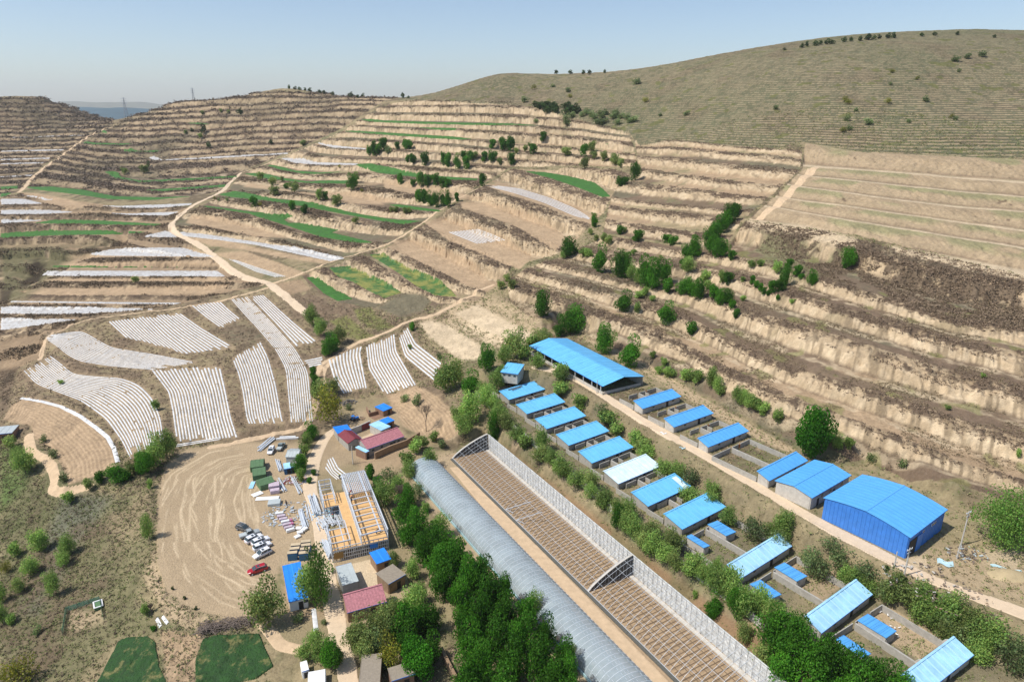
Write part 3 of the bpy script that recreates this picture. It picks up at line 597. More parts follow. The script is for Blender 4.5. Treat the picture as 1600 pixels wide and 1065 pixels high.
# ------------------------------------------------------------------ sheets that follow the ground (crops, film, roads)
def cells(mask, name, m, lift, kind=None, label=None, cat=None, rough=0, group=None, edge=-.06):
    q = mask[:-1, :-1] & mask[1:, :-1] & mask[1:, 1:] & mask[:-1, 1:]
    if not q.any(): return None
    ii, jj = np.nonzero(q); a = ii*NR+jj; quads = np.stack([a, a+NR, a+NR+1, a+1], 1)
    ids, inv = np.unique(quads, return_inverse=True); inv = inv.reshape(quads.shape)
    cnt = np.bincount(inv.ravel(), minlength=len(ids)); x = X.ravel()[ids]; y = Y.ravel()[ids]
    z = H.ravel()[ids]+np.where(cnt < 4, edge, lift)
    if rough: z = z+np.where(cnt < 4, 0, rough*(fbm(x, y, 2.2, 90, 2)-.5))
    return npmesh(name, np.stack([x, y, z], 1), inv, m, kind, label, cat, group=group)
def pmask(poly, ragged=1.5):
    P = pts(poly) if isinstance(poly, str) else poly
    bb = (U > P[:, 0].min()-3) & (U < P[:, 0].max()+3) & (V > P[:, 1].min()-3) & (V < P[:, 1].max()+3) & (DST < 1400)
    out = np.zeros(SH, bool); idx = np.nonzero(bb.ravel())[0]
    r_ = (n2.ravel()[idx]-.5)*ragged
    out.ravel()[idx] = inpoly(U.ravel()[idx]+r_, V.ravel()[idx]+r_*.5, P); return out
U, V = proj(X, Y, H+.15)
WHEAT = [  # (outline, words)
 ('340 304 366 298 390 301 437 311 490 315 550 331 612 342 662 345 630 351 600 346 550 337 487 325 420 314 362 308', 'long green wheat strip widest in the middle, below the tan plot and clump of trees on the spur'),
 ('314 322 323 321 400 331 453 333 462 338 445 343 453 348 481 348 533 358 520 363 588 379 560 380 500 370 450 353 397 337 390 334', 'deep green wheat plot with a notch bitten into its upper side, on the spur by the valley road'),
 ('378 271 410 269 440 277 480 283 545 281 540 287 480 286 420 280', 'narrow green wheat strip on the spur ending at a dark tree, below a thinner strip'),
 ('415 258 430 256 460 266 500 269 542 268 500 272 475 272 440 266', 'thin bright wheat strip with yellow weeds under it, below the white curved plot'),
 ('553 256 580 255 640 266 690 275 748 279 745 282 690 281 640 276 590 270 565 263', 'dark wheat strip running right to the field path below scattered trees'),
 ('605 320 625 319 690 328 685 331 640 327', 'short thin wheat strip below the dense row of dark trees'),
 ('533 205 560 203 640 208 700 212 742 217 720 219 640 214 560 208', 'thin wheat line high on the spur, second from its top'), ('562 187 583 184 600 188 700 191 800 193 850 196 700 196 580 191', 'topmost long thin wheat line under the grassy hill'),
 ('640 198 715 200 712 204 680 203', 'very short wheat dash between two longer lines high on the spur'),
 ('818 267 850 268 900 277 930 285 942 294 955 307 940 308 900 292 860 279', 'curved wheat plot that widens and hooks down at its right end'), ('930 221 985 229 980 232 950 227', 'tiny wheat sliver just under the grassy hill, beside scattered shrubs'),
 ('160 268 175 267 185 268 190 276 220 282 320 277 372 274 370 277 300 282 220 285 180 279', 'hooked wheat strip wrapping a bluff, pale at its left tip'), ('35 292 80 291 130 296 180 306 250 308 310 306 230 313 170 311 120 304 60 297', 'wavy wheat strip at the foot of the far middle hill'),
 ('217 297 300 292 355 288 352 292 260 299', 'straight wheat strip left of the field path, between two scrubby banks'), ('126 224 135 220 150 223 210 224 200 227 150 226', 'wheat strip beside the upper left field path'),
 ('188 234 205 230 215 234 255 235 240 238 195 237', 'short rounded wheat strip amid scrub banks'), ('156 205 163 202 172 208 200 211 165 210', 'small wheat wedge near the top of the left field path'), ('278 190 340 193 335 196 300 194', 'far wheat sliver left of a lone dark tree'),
 ('45 349 90 342 160 344 260 350 240 353 130 350', 'upper of two long wheat strips on the valley floor at left'), ('0 363 80 357 160 358 232 362 200 366 80 368 0 372', 'lower of two long wheat strips on the valley floor at left'),
 ('78 418 82 414 330 415 333 418', 'ruler straight thin wheat strip above a white film plot'), ('0 291 30 290 28 295 0 296', 'wheat patch cut by the left edge, upper one'), ('0 302 20 301 10 306 0 308', 'wheat patch cut by the left edge, lower one'),
 ('183 1000 200 993 230 991 243 1000 250 1040 262 1062 262 1076 145 1072 165 1035', 'dark wheat plot at bottom left, left of the bare tan wedge'), ('318 995 340 990 405 987 415 1010 428 1040 400 1060 360 1068 305 1068 305 1030', 'dark wheat plot below the worked yard, right of the bare tan wedge'),
 ('478 433 497 430 523 448 553 467 527 470 505 458', 'smallest of the three wheat plots below the field path, deep green'), ('512 417 548 413 573 423 610 440 628 457 600 466 577 455 550 440 527 432', 'middle of the three wheat plots below the field path, half yellowed'),
 ('575 397 600 393 640 415 690 435 715 463 680 462 650 447 620 425', 'rightmost of the three wheat plots below the field path, yellowed at its lower end')]
for i, (q, l) in enumerate(WHEAT):
    big = i in (23, 24); cells(pmask(q, 3 if big else 1), 'wheat_crop', M_WHEATB if big else M_WHEAT2 if i in (26, 27) else M_WHEAT, .3, 'stuff', l, 'wheat', .35 if big else .12)
FILMS = [('490 223 505 221 535 228 572 231 572 234 520 231', 'white film plot high on the spur, small and pointed'), ('435 247 470 244 500 253 560 255 560 258 500 258 460 255', 'white film plot that curls at its left end beside the path'),
 ('278 361 330 365 400 377 460 384 545 403 515 408 400 383 330 374 285 369', 'longest white film band, running down from the bend in the valley road'), ('0 310 40 310 70 318 0 320', 'white film plot at the left edge, top of three'), ('22 303 60 306 95 311 70 313', 'slim white film strip beside the wheat patch'),
 ('139 320 190 321 300 317 300 320 250 325 200 325', 'thin white film strip above the road junction'), ('0 327 60 325 120 331 60 335 0 335', 'white film plot at the left edge, middle of three'), ('148 331 200 333 283 330 262 337 200 336', 'white film strip touching the road junction'),
 ('0 340 80 341 60 345 10 349 0 349', 'white film plot at the left edge, bottom of three'), ('210 371 262 359 280 371', 'white film triangle inside the bend of the road'), ('120 399 190 386 290 386 345 402 300 401', 'mauve tinted film plot below the bend of the road'),
 ('62 431 72 422 340 422 355 432', 'ruler straight white film plot below the straight wheat strip'), ('10 472 20 469 290 472 270 476 150 474', 'thin white film line above the two broad bands'), ('0 477 140 478 260 482 180 488 100 491 0 490', 'broad white film band, upper'),
 ('0 494 130 498 60 508 0 516', 'broad white film band, lower, cut by the left edge'), ('0 235 100 233 100 235.5 0 237.5', 'white film line on the far left hill, third from the bottom'), ('0 248 80 246 80 248.5 0 250.5', 'white film line on the far left hill, second from the bottom'),
 ('0 275.5 52 272.5 50 275 0 277.5', 'lowest white film line on the far left hill'), ('16 214 136 210 136 211.6 16 215.6', 'topmost white film line on the far left hill'),
 ('0 254.5 70 253 70 255.5 0 257', 'white film line on the far left hill just under the second'), ('231 246 240 242 255 249 320 245 450 238 450 241 320 248.5 240 251', 'long thin white film strip hooked at its left end')]
for q, l in FILMS: cells(pmask(q, .5), 'film_covered_plot', M_FILM2, .16, 'stuff', l, 'film mulch', .06)
def pathmask(line, wid, z=None):
    L = pts(line); 
    if z is None:
        w3 = [hit(H, a, b) for a, b in L]; W2 = np.array([(float(t[0][0]), float(t[1][0])) for t in w3])
    else: W2 = np.array([tuple(up(a, b, z))[:2] for a, b in L])
    P = [W2[0]]
    for i in range(len(W2)-1):   # rounded course
        p0 = W2[max(i-1, 0)]; p1 = W2[i]; p2 = W2[i+1]; p3 = W2[min(i+2, len(W2)-1)]
        for t in (.25, .5, .75, 1): P.append(.5*((2*p1)+(p2-p0)*t+(2*p0-5*p1+4*p2-p3)*t*t+(3*p1-p0-3*p2+p3)*t**3))
    P = np.array(P); m = (X > P[:, 0].min()-wid) & (X < P[:, 0].max()+wid) & (Y > P[:, 1].min()-wid) & (Y < P[:, 1].max()+wid)
    out = np.zeros(SH, bool); idx = np.nonzero(m.ravel())[0]
    out.ravel()[idx] = pdist(X.ravel()[idx], Y.ravel()[idx], P, False)+(n2.ravel()[idx]-.5)*wid*.25 < wid/2; return out
ROADS = [('road', '838 574 868 580 905 595 960 628 1010 660 1060 688 1110 716 1160 745 1210 776 1290 822 1350 852 1412 885 1480 915 1550 940 1640 972', 4.4, M_ROAD, 15),
 ('road', '547 1085 542 1045 531 1000 523 960 512 910 505 860 495 800 484 762 488 730 499 700 514 678 530 668', 4.2, M_ROAD, None), ('path', '507 603 500 572 525 556 555 537 587 526 620 511 650 498 675 492 720 468 770 445', 3.2, M_TRACK, None),
 ('road', '478 490 455 470 432 452 420 443 395 437 370 428 340 405 310 382 290 372 272 363 268 350 280 338 300 322 345 300 360 285 376 270', 5.5, M_ROAD, None), ('path', '420 443 445 437 480 424 530 404 600 384 655 352 700 320 762 289', 3.0, M_TRACK, None),
 ('path', '30 300 65 265 100 240 135 215 160 203 185 197', 6, M_TRACK, None), ('path', '45 680 50 705 75 720 86 745 82 765 100 769 138 760', 3.4, M_TRACK, None), ('path', '405 968 425 990 440 1007 475 1015 500 1008', 3, M_TRACK, None),
 ('path', '1272 262 1243 291 1215 320 1185 343', 6, M_TRACK, None), ('path', '425 448 370 462 300 477 200 491 110 507 70 532 62 562', 2.4, M_TRACK, None), ('path', '540 545 507 575 500 605 480 662 440 676 375 690 330 698', 3, M_TRACK, None),
 ('path', '376 270 430 250 470 234 530 207', 4.5, M_TRACK, None)]
for n_, l_, w_, m_, z_ in ROADS: cells(pathmask(l_, w_, z_), n_, m_, .07, 'structure', edge=-.02)
cells(pmask('700 728 722 728 1045 1062 1056 1085 1000 1085 860 910 760 800', 3), 'sand_track', M_TRACK, .06, 'structure', edge=-.02)
# rows of mulch strips
FLAB = ['long curved mulch plot, upper left of the valley plots', 'mulch plot with fanned curving rows beside the big bank at centre left', 'diagonal mulch plot pointing right below the track', 'small diamond mulch plot below the track', 'very long narrow mulch plot snaking down to the village',
 'upper wedge of mulch rows beside the valley road', 'tall mulch plot between two scrubby banks', 'lowest left mulch plot curving above the bare field', 'left of three fan shaped mulch plots by the sandy path', 'middle of three fan shaped mulch plots by the sandy path', 'right of three fan shaped mulch plots by the sandy path',
 'tiny mulch plot beside the row of dark shrubs', 'few cross rows of film below the fanned plot', 'small bright film plot on a tan terrace', 'curved film plot on the upper tan terrace', 'slim film plot under the valley road', 'small kitchen plot with film rows beside the village lane']
for i, m in enumerate(MULCH):
    E_ = [pts(q) for q in m[:-1]]; nrow = m[-1]; ns = 46; tt = np.linspace(0, 1, ns); cv = []
    for e in E_:
        s_ = np.r_[0, np.cumsum(np.hypot(*np.diff(e, axis=0).T))]; s_ /= s_[-1]
        c_ = np.stack([np.interp(tt, s_, e[:, 0]), np.interp(tt, s_, e[:, 1])], 1)
        for _ in range(4): c_[1:-1] = (c_[:-2]+2*c_[1:-1]+c_[2:])/4
        cv.append(c_)
    cv = np.array(cv); K_ = len(cv); rows = []
    for r_ in range(nrow):
        for side in (-.25, 0, .25):
            t = np.clip((r_+.5+side)/nrow, 0, 1)*(K_-1); k = min(int(t), K_-2); rows.append(cv[k]*(1-(t-k))+cv[k+1]*(t-k))
    rows = np.array(rows); x, y, z, f = hit(H, rows[..., 0].ravel(), rows[..., 1].ravel())
    x = x.reshape(rows.shape[:2]); y = y.reshape(x.shape); z = G(x, y).reshape(x.shape)
    rnd = random.Random(i); vs = []; fs = []
    for r_ in range(nrow):
        a_ = rnd.choice([0, 0, 0, 1, 2]); b_ = ns-rnd.choice([0, 0, 0, 1, 3]); base = len(vs)
        for s_ in range(a_, b_):
            for q in range(3): vs.append((x[r_*3+q, s_], y[r_*3+q, s_], z[r_*3+q, s_]+(.20 if q == 1 else .07)))
        for s_ in range(b_-a_-1):
            for q in range(2): k = base+s_*3+q; fs.append((k, k+3, k+4, k+1))
    npmesh('mulch_film_rows', np.array(vs), np.array(fs), M_FILM, 'stuff', FLAB[i], 'mulch film')
def ribbon(line, wid, name, m, label):
    L = pts(line); s_ = np.linspace(0, len(L)-1, len(L)*8); u = np.interp(s_, range(len(L)), L[:, 0]); v = np.interp(s_, range(len(L)), L[:, 1])
    x, y, z, f = hit(H, u, v); vs = []; fs = []
    for i in range(len(x)):
        j = min(i+1, len(x)-1); k = max(i-1, 0); d = Vector((x[j]-x[k], y[j]-y[k], 0)).normalized()*wid/2; n = Vector((-d.y, d.x, 0))
        for q, h_ in ((-1, .07), (0, .2), (1, .07)): vs.append((x[i]+n.x*q, y[i]+n.y*q, G1(x[i]+n.x*q, y[i]+n.y*q)+h_))
        if i: b_ = len(vs)-6; fs += [(b_, b_+3, b_+4, b_+1), (b_+1, b_+4, b_+5, b_+2)]
    npmesh(name, np.array(vs), np.array(fs), m, 'stuff', label, 'mulch film')
ribbon('33 622 65 627 95 635 125 650 150 668 168 683 178 700 184 722', 1.3, 'mulch_film_strip', M_FILM, 'single white film strip along the edge of the brown field')
ribbon('490 951 494 985', 1.0, 'mulch_film_strip', M_FILM, 'single short white film strip beside the village lane'); ribbon('245 966 251 979', .7, 'mulch_film_strip', M_FILM, 'left of two short white strips below the yard bank'); ribbon('254 963 262 974', .6, 'mulch_film_strip', M_FILM, 'right one of two short white strips below the yard bank')
# ------------------------------------------------------------------ buildings from roof corners (FL FR BR BL seen in the photograph)
def rect(px, zs):
    P = [up(px[i][0], px[i][1], zs[i]) for i in range(4)]; c = sum(P, Vector())/4
    ax = (P[1]-P[0])+(P[2]-P[3]); an = math.atan2(ax.y, ax.x); ux = Vector((math.cos(an), math.sin(an), 0)); uy = Vector((-ux.y, ux.x, 0))
    L = ((P[1]-P[0]).dot(ux)+(P[2]-P[3]).dot(ux))/2; W = ((P[3]-P[0]).dot(uy)+(P[2]-P[1]).dot(uy))/2
    return c, an, abs(L), abs(W)
ALLB = []; SEAM = {M_BLUE: M_SBL, M_SKY: M_SSK, M_PALE: M_SPA, M_WORN: M_SWO, M_BLUE2: M_SBB}
def shed(name, label, cat, c, an, L, W, zg, prof, mroof, mwall, group=None, over=.35, ribs=1.0, door=(.15,), wins=0, back=None, open_front=False, gab=None, mrib=None):
    """prof: (y share, height) from front to back"""
    b = root(name, (c.x, c.y, zg), an, label, cat, group)
    sec = [(y*W, h) for y, h in prof]; ins = .12
    t = .22
    if not open_front: MB().box(-L/2+over, L/2-over, -W/2+over, -W/2+over+t, -1.2, prof[0][1]-.08).build('front_wall', mwall, b)
    MB().box(-L/2+over, L/2-over, W/2-over-t, W/2-over, -1.2, prof[-1][1]-.08).build('rear_wall', mwall, b)
    outl = [(-W/2+over+t, -1.2), (W/2-over-t, -1.2)]+[(max(-W/2+over+t, min(W/2-over-t, y)), h-.09) for y, h in sec[::-1]]
    for s in (-1, 1): MB().prism(outl, s*(L/2-over)-t/2, s*(L/2-over)+t/2).build('gable_wall', gab or mwall, b)
    if open_front:
        for s in range(int(L//5)+1): MB().box(-L/2+.5+s*5, -L/2+.75+s*5, -W/2+.3, -W/2+.55, 0, prof[0][1]-.05).build('post', M_STEEL, b)
        MB().box(-L/2+.4, L/2-.4, -W/2+.28, -W/2+.5, -.3, 1.1).build('low_wall', M_CLT, b)
    r = MB(); th = .10
    r.prism([(y, h+th) for y, h in sec]+[(y, h) for y, h in sec[::-1]], -L/2, L/2)
    n = int(L/ribs)
    for i in range(n+1):
        x = -L/2+.08+i*(L-.16)/max(n, 1)
        for j in range(len(sec)-1): r.bar((x, sec[j][0], sec[j][1]+th+.02), (x, sec[j+1][0], sec[j+1][1]+th+.02), .06, .06)
    ro = r.build('roof', mroof, b)
    if mroof in SEAM:
        r = MB(); n = int(L/(ribs*1.6))
        for i in range(1, n):
            x = -L/2+i*L/n
            for j in range(len(sec)-1): r.bar((x, sec[j][0], sec[j][1]+th+.03), (x, sec[j+1][0], sec[j+1][1]+th+.03), .30, .05)
        r.build('roof_seams', SEAM[mroof], ro)
    k = max(range(len(sec)), key=lambda i: sec[i][1])
    if 0 < k < len(sec)-1: MB().bar((-L/2, sec[k][0], sec[k][1]+th+.06), (L/2, sec[k][0], sec[k][1]+th+.06), .4, .05).build('ridge_cap', mroof, ro)
    MB().bar((-L/2, sec[0][0]-.02, sec[0][1]+.04), (L/2, sec[0][0]-.02, sec[0][1]+.04), .05, .16).build('eave_trim', M_BWALL, ro)
    if not open_front:
        for d in door: x = d*L; MB().box(x-.5, x+.5, -W/2+over-.04, -W/2+over+.05, 0, min(2.0, prof[0][1]-.25)).build('door', M_DARK, b)
        for i in range(wins):
            x = -L/2+L*(i+.7)/(wins+.4)
            if any(abs(x-d*L) < 1.3 for d in door): x += 1.6
            wf = MB().box(x-.55, x+.55, -W/2+over-.03, -W/2+over+.05, prof[0][1]*.5, prof[0][1]*.82).build('window', M_CLT, b)
            MB().box(x-.45, x+.45, -W/2+over-.06, -W/2+over+.02, prof[0][1]*.54, prof[0][1]*.78).build('pane', M_GLASS, wf)
    ALLB.append((c.x, c.y, max(L, W)*.5)); return b
def q4(s): return [tuple(p) for p in pts(s)]
MONO = [(-.5, 2.0), (.44, 3.15), (.5, 3.0)]
c8, a8, L8, W8 = rect(q4('1064 829 1135 792 1116 776 1045 810'), [Z_S+2.0]*2+[Z_S+2.6]*2)
ORD = ['first', 'second', 'third', 'fourth', 'fifth', 'sixth', 'seventh', 'eighth', 'ninth', 'tenth', 'eleventh', 'twelfth', 'thirteenth', 'fourteenth', 'fifteenth', 'sixteenth', 'seventeenth', 'eighteenth', 'nineteenth', 'twentieth']
ROWL = [(854, 607.5), (883.6, 628), (916, 649.6), (952.2, 673.3), (990, 698.6), (1033, 728), (1080.6, 759.8), (1135, 792)]
def dirs(an): return Vector((math.cos(an), math.sin(an), 0)), Vector((-math.sin(an), math.cos(an), 0))
ux, uy = dirs(a8); W_S = 6.2; L_S = 16.5
def pen(c, an, L, W, D, zg, label, group, left=True, deep=False, h=1.5):
    b = root('livestock_pen', (c.x, c.y, zg), an, label, 'pen', group); y0 = W/2; t = .2; m = M_CONC
    def wl(x0, x1, ya, yb, hh=h): MB().box(x0, x1, ya, yb, -.8, hh).build('wall', m, b)
    wl(L/2-.35-t, L/2-.35, y0, y0+D); 
    if left: wl(-L/2+.35, -L/2+.35+t, y0, y0+D)
    wl(-t, t, y0-.1, y0+D-.4)
    wl(L/2-4.6, L/2-.4-t, y0+D-t, y0+D); wl(-L/2+.5+t, -.42, y0+D-t, y0+D) if deep else wl(-4.2, -.42, y0+D-t, y0+D); wl(.42, 3.2, y0+D-t, y0+D)
    if not deep: wl(2.9, 3.1, y0+D-2.2, y0+D-.25, 1.2)
    for x, wd in ((L/2-.6, 1.2), (.1, 1.1)):
        MB().prism([(y0+.1-math.cos(math.pi*k/8)*1.2, 1.3+math.sin(math.pi*k/8)*1.5) for k in range(9)][::-1]+[(y0-1.1, .0), (y0+1.3, 0)], x-wd/9, x+wd/9).build('rounded_wall', M_CLT, b)
    gt = MB(); xa, xb = 3.3, max(4.2, L/2-4.7)
    gt.add([(xa, y0+D-.1, .15), (xb, y0+D-.1, .15), (xb, y0+D-.1, 1.3), (xa, y0+D-.1, 1.3), (xa, y0+D-.06, .15), (xb, y0+D-.06, .15), (xb, y0+D-.06, 1.3), (xa, y0+D-.06, 1.3)], [(0,1,2,3),(7,6,5,4),(0,4,5,1),(1,5,6,2),(2,6,7,3),(3,7,4,0)])
    gt.build('gate', mat('rusty_orange_gate', (.45, .12, .03), .7), b); return b
GP_S = 'blue roofed sheds in the long lower row'; GP_P = 'walled pens of the lower row'
SL = ['tree covered blue shed with old timber along its roof, top of the lower row', 'second blue shed from the top of the lower row', 'third blue shed from the top of the lower row', 'fourth blue shed from the top of the lower row', 'fifth blue shed from the top of the lower row, rust at its right ridge end',
      'shed of the lower row whose roof has faded almost white', 'blue shed with one white sheet, just below the white roofed one', 'plain blue shed just above the pair of deep pens, eighth of the lower row']
for i, (u, v) in enumerate(ROWL):
    fr = up(u, v, Z_S+2.0); c = fr-ux*L_S/2+uy*W_S/2
    o = shed('blue_roofed_shed', SL[i], 'shed', c, a8, L_S, W_S, Z_S, MONO, M_WORN if i == 5 else M_SKY, M_CONC, GP_S, door=(.12,), wins=2)
    pen(c, a8, L_S, W_S, 5.6, Z_S, 'low walled pen behind the %s shed of the lower row' % ORD[i], GP_P)
    if i == 6: MB().prism([(-W_S*.48, 2.16), (.26*W_S, 3.3), (.26*W_S, 3.27), (-W_S*.48, 2.13)], L_S/2-2.6, L_S/2-.9).build('faded_sheet', M_WORN, o)
    if i == 0: MB().bar((-5, W_S*.3, 3.25), (1, W_S*.27, 3.4), .2).bar((-4, W_S*.15, 3.2), (0, W_S*.22, 3.3), .18).build('old_timber', M_BARK, o)
BIG = [('1156 904 1238 853.6 1215 835.6 1136 885', 'striped pale blue shed above the pen with the black cow'), ('1282 990 1363.6 929 1336 907 1257 965', 'striped pale blue shed between the cow pen and the goose pen'), ('1428 1096 1523 1023 1487 997 1393 1068', 'striped pale blue shed at the bottom edge, below the goose pen')]
BC = []
for q, l in BIG:
    c, an, L, W = rect(q4(q), [Z_S+2.2]*2+[Z_S+3.0]*2); L = max(L, 17); BC.append((c, an, L, W))
    shed('striped_blue_shed', l, 'shed', c, an, L, W, Z_S, [(-.5, 2.2), (.44, 3.5), (.5, 3.35)], M_PALE, M_CLT, 'large striped sheds of the lower row', door=(.12,), wins=2)
for i, (c, an, L, W) in enumerate(BC):
    D = 13.2; pen(c, an, L, W, D, Z_S, ['deep walled pen with dark grass and two small blue huts', 'deep walled pen of bare tan soil holding a black cow', 'deep walled pen of pale soil holding white geese'][i], 'deep pens of the lower row', deep=True, h=1.6)
HUT = [('1135 838.6 1106 820 1120 812.4 1150 830', 'right hand small blue hut in the dark grass pen'), ('1100 857 1071 839 1080 833.6 1109 852', 'left hand small blue hut of the dark grass pen, half under trees'), ('1245.6 909.6 1210 887 1225 878 1261 899', 'small blue hut beside the black cow'),
       ('1204 938 1174 914 1185 904 1221 927', 'small blue hut half hidden by willow, left of the cow pen hut'), ('1386 999 1340 970 1355 958 1399.6 984', 'small blue hut beside the white geese'), ('1349 1030 1307 1001 1316 990 1360 1020', 'small blue hut beside the forest, left of the goose pen hut')]
for q, l in HUT:
    p = q4(q); c, an, L, W = rect(p, [Z_S+1.9]*4)
    shed('small_blue_hut', l, 'hut', c, an, L, W, Z_S, [(-.5, 1.8), (.5, 2.05)], M_BLUE, M_CLT, 'small blue huts in the deep pens', over=.15, ribs=.8, door=(.1,))
RR = [('1003.6 639 1063 620 1051 608 990 627', 'top shed of the three equal blue sheds beside the road'), ('1052 668 1114 646 1099 633.5 1038 654.5', 'middle shed of the three equal blue sheds beside the road'), ('1106 699 1169 674 1154 661 1090 685.6', 'bottom shed of the three equal blue sheds beside the road')]
for i, (q, l) in enumerate(RR):
    c, an, L, W = rect(q4(q), [Z_R+2.0]*2+[Z_R+2.9]*2)
    shed('blue_roofed_shed', l, 'shed', c, an, L, W, Z_R, MONO, M_BLUE, M_CLT, 'three equal blue sheds beside the road', door=(.15,), wins=2)
    pen(c, an, L, W, 6.6, Z_R, 'low walled weedy pen behind the %s road side shed' % ('top', 'middle', 'bottom')[i], 'pens of the road side sheds')
c, an, L, W = rect(q4('1201 752 1262 720 1243.6 706.6 1183 737'), [Z_R+2.2]*2+[Z_R+3.0]*2)
shed('blue_roofed_shed', 'blue shed tucked against the wider twin slope shed', 'shed', c, an, L, W, Z_R, [(-.5, 2.2), (.44, 3.3), (.5, 3.15)], M_BLUE, M_CLT, door=(.2,))
pen(c, an, L, W, 14, Z_R, 'long walled pen with brown weeds and inner walls beside the road', None, deep=True)
c, an, L, W = rect(q4('1267 778 1329.5 742.5 1273.8 716 1212.5 749'), [Z_R+3.6]*4)
shed('twin_slope_blue_shed', 'blue roofed cement shed with a straight ridge, left of the blue warehouse', 'shed', c, an, L, W, Z_R, [(-.5, 3.4), (0, 4.3), (.5, 3.4)], M_BLUE, M_CLT, door=(.1, -.3), wins=3)
# blue warehouse
c, an, L, W = rect(q4('1419.5 841 1478.8 797.5 1350 738 1290 775'), [Z_R+5.6]*4)
ar = [(-.5, 5.4), (-.33, 6.1), (-.16, 6.6), (0, 6.9), (.16, 6.6), (.33, 6.1), (.5, 5.4)]
wh = shed('blue_warehouse', 'large blue clad warehouse with curved gable and blue roof beside the road', 'warehouse', c, an, L, W, Z_R, ar, M_BLUE, M_BWALL, ribs=.9, door=(), over=.3)
for ch in wh.children:
    if ch.name.startswith('door'): bpy.data.objects.remove(ch)
rb_ = MB()
for k in range(int(W/.9)):
    y = -W/2+.5+k*.9; hh = float(np.interp(y/W, [p[0] for p in ar], [p[1] for p in ar]))-.15
    rb_.box(-L/2+.13, -L/2+.19, y-.06, y+.06, 0, hh)
rb_.build('cladding_ribs', M_BWALL, wh); rb_ = MB()
for k in range(int(L/.9)):
    x = -L/2+.6+k*.9
    if not -L/2+.8 < x < -L/2+4.4: rb_.box(x-.06, x+.06, -W/2+.24, -W/2+.3, 0, 5.2)
rb_.build('cladding_ribs', M_BWALL, wh)
dr = MB().box(-L/2+1.0, -L/2+4.2, -W/2+.2, -W/2+.33, 0, 4.0).build('entrance', M_DARK, wh); MB().box(-L/2+4.3, -L/2+6.6, -W/2+.1, -W/2+.2, 0, 4.0).build('sliding_door', M_BWALL, dr)
for x in (-L*.12, L*.12, L*.16, L*.2): w_ = MB().box(x, x+.7, -W/2+.2, -W/2+.32, 3.7, 4.3).build('window', M_WHITE, wh); MB().box(x+.08, x+.62, -W/2+.17, -W/2+.25, 3.78, 4.22).build('pane', M_GLASS, w_)
# long open barn
c, an, L, W = rect(q4('828 541 945 604.4 1004 587 885 527.4'), [Z_R+3.4]*4)
ob = shed('long_open_barn', 'long open sided barn with a big blue gable roof, top end of the farm', 'barn', c, an, L, W, Z_R, [(-.5, 3.3), (0, 4.9), (.5, 3.3)], M_SKY, M_CONC, open_front=True, ribs=1.1)
for ch in list(ob.children):
    if ch.name.startswith('gable_wall'): bpy.data.objects.remove(ch)
MB().box(-L/2+.5, -L/2+.8, -W/2+1, W/2-1, -.5, 1.2).build('end_wall', M_CLT, ob); MB().box(L/2-.8, L/2-.5, -W/2+1, W/2-1, -.5, 1.0).build('end_wall', M_CLT, ob)
zg = 11.0
for _ in range(6):
    c, an, L, W = rect(q4('784 585 811.6 589 818 576 791 573'), [zg+2.8]*4); zg = zg*.5+.5*(max(G1(c.x+a*3.5, c.y+b*3) for a in (-1, 0, 1) for b in (-1, 0, 1))+.1)
gh = shed('farm_gate_house', 'small blue roofed hut with three dark windows above the lower row', 'hut', c, an, L, W, zg, [(-.5, 2.7), (.4, 3.7), (.5, 3.6)], M_SKY, M_CLT, door=(), wins=3)
for i, (a, b) in enumerate(((800, 599), (794, 597))): p = at(a, b); o = MB().box(-1, 1, -.6, .6, .05, .12).build('loose_roof_sheet', M_BLUE2); o.location = p; o.rotation_euler = (0, 0, .4+i); tag(o, ['loose blue roof sheet on the ground right below the small farm hut', 'loose blue roof sheet on the ground left below the small farm hut'][i], 'roof sheet')
# boundary wall of the lower row
wl = pts('737 612 760 634 790 661 845 706 900 751 950 795 1000 838 1050 875 1100 912 1150 950 1200 990 1295 1072'); P = [up(a, b, Z_S) for a, b in wl]
wr = root('boundary_wall', P[0], 0, 'pale panelled boundary wall running beside the willows above the greenhouse', 'wall'); pw = MB(); pp = MB(); cp_ = MB(); o0 = P[0]
for i in range(len(P)-1):
    d = P[i+1]-P[i]; n = max(1, int(d.length/3))
    for k in range(n):
        a = P[i]+d*k/n-o0; b = P[i]+d*(k+1)/n-o0; a.z = b.z = .5; pw.bar(a, b, .12, 2.6); pp.box(a.x-.15, a.x+.15, a.y-.15, a.y+.15, -.8, 2.05)
        a.z = b.z = 1.86; cp_.bar(a, b, .2, .1)
pw.build('wall_panels', M_CLT, wr); pp.build('posts', M_CONC, wr); cp_.build('coping', M_CONC, wr)
# ------------------------------------------------------------------ greenhouses
M_PLAS = mat('translucent_tunnel_film', (.36, .44, .48), .20, alpha=.66, var=.25, vscale=.25, spec=.9); M_FOIL = mat('silver_insulation_sheet', (.66, .67, .66), .38, .15, var=.5, vscale=.9, bump=.08, bscale=2)
M_DWALL = mat('dark_corrugated_end_wall', (.045, .048, .05), .6, var=.2)
M_HOOP = mat('pale_hoop_steel', (.72, .76, .80), .4)
a1 = up(638, 738, Z_G); a2 = up(911, 1053, Z_G); dv = (a2-a1); an = math.atan2(dv.y, dv.x); L = dv.length+28; WT = 9.6; HT = 3.7; a1 = a1+Vector((-math.sin(an), math.cos(an), 0))*WT/2
tn = root('plastic_tunnel_greenhouse', a1, an, 'long tunnel greenhouse under shiny translucent film, rounded far end', 'greenhouse')
def arc(k, n, w_=WT, h_=HT): a = math.pi*k/n; return (-math.cos(a)*w_/2, math.sin(a)**.85*h_)
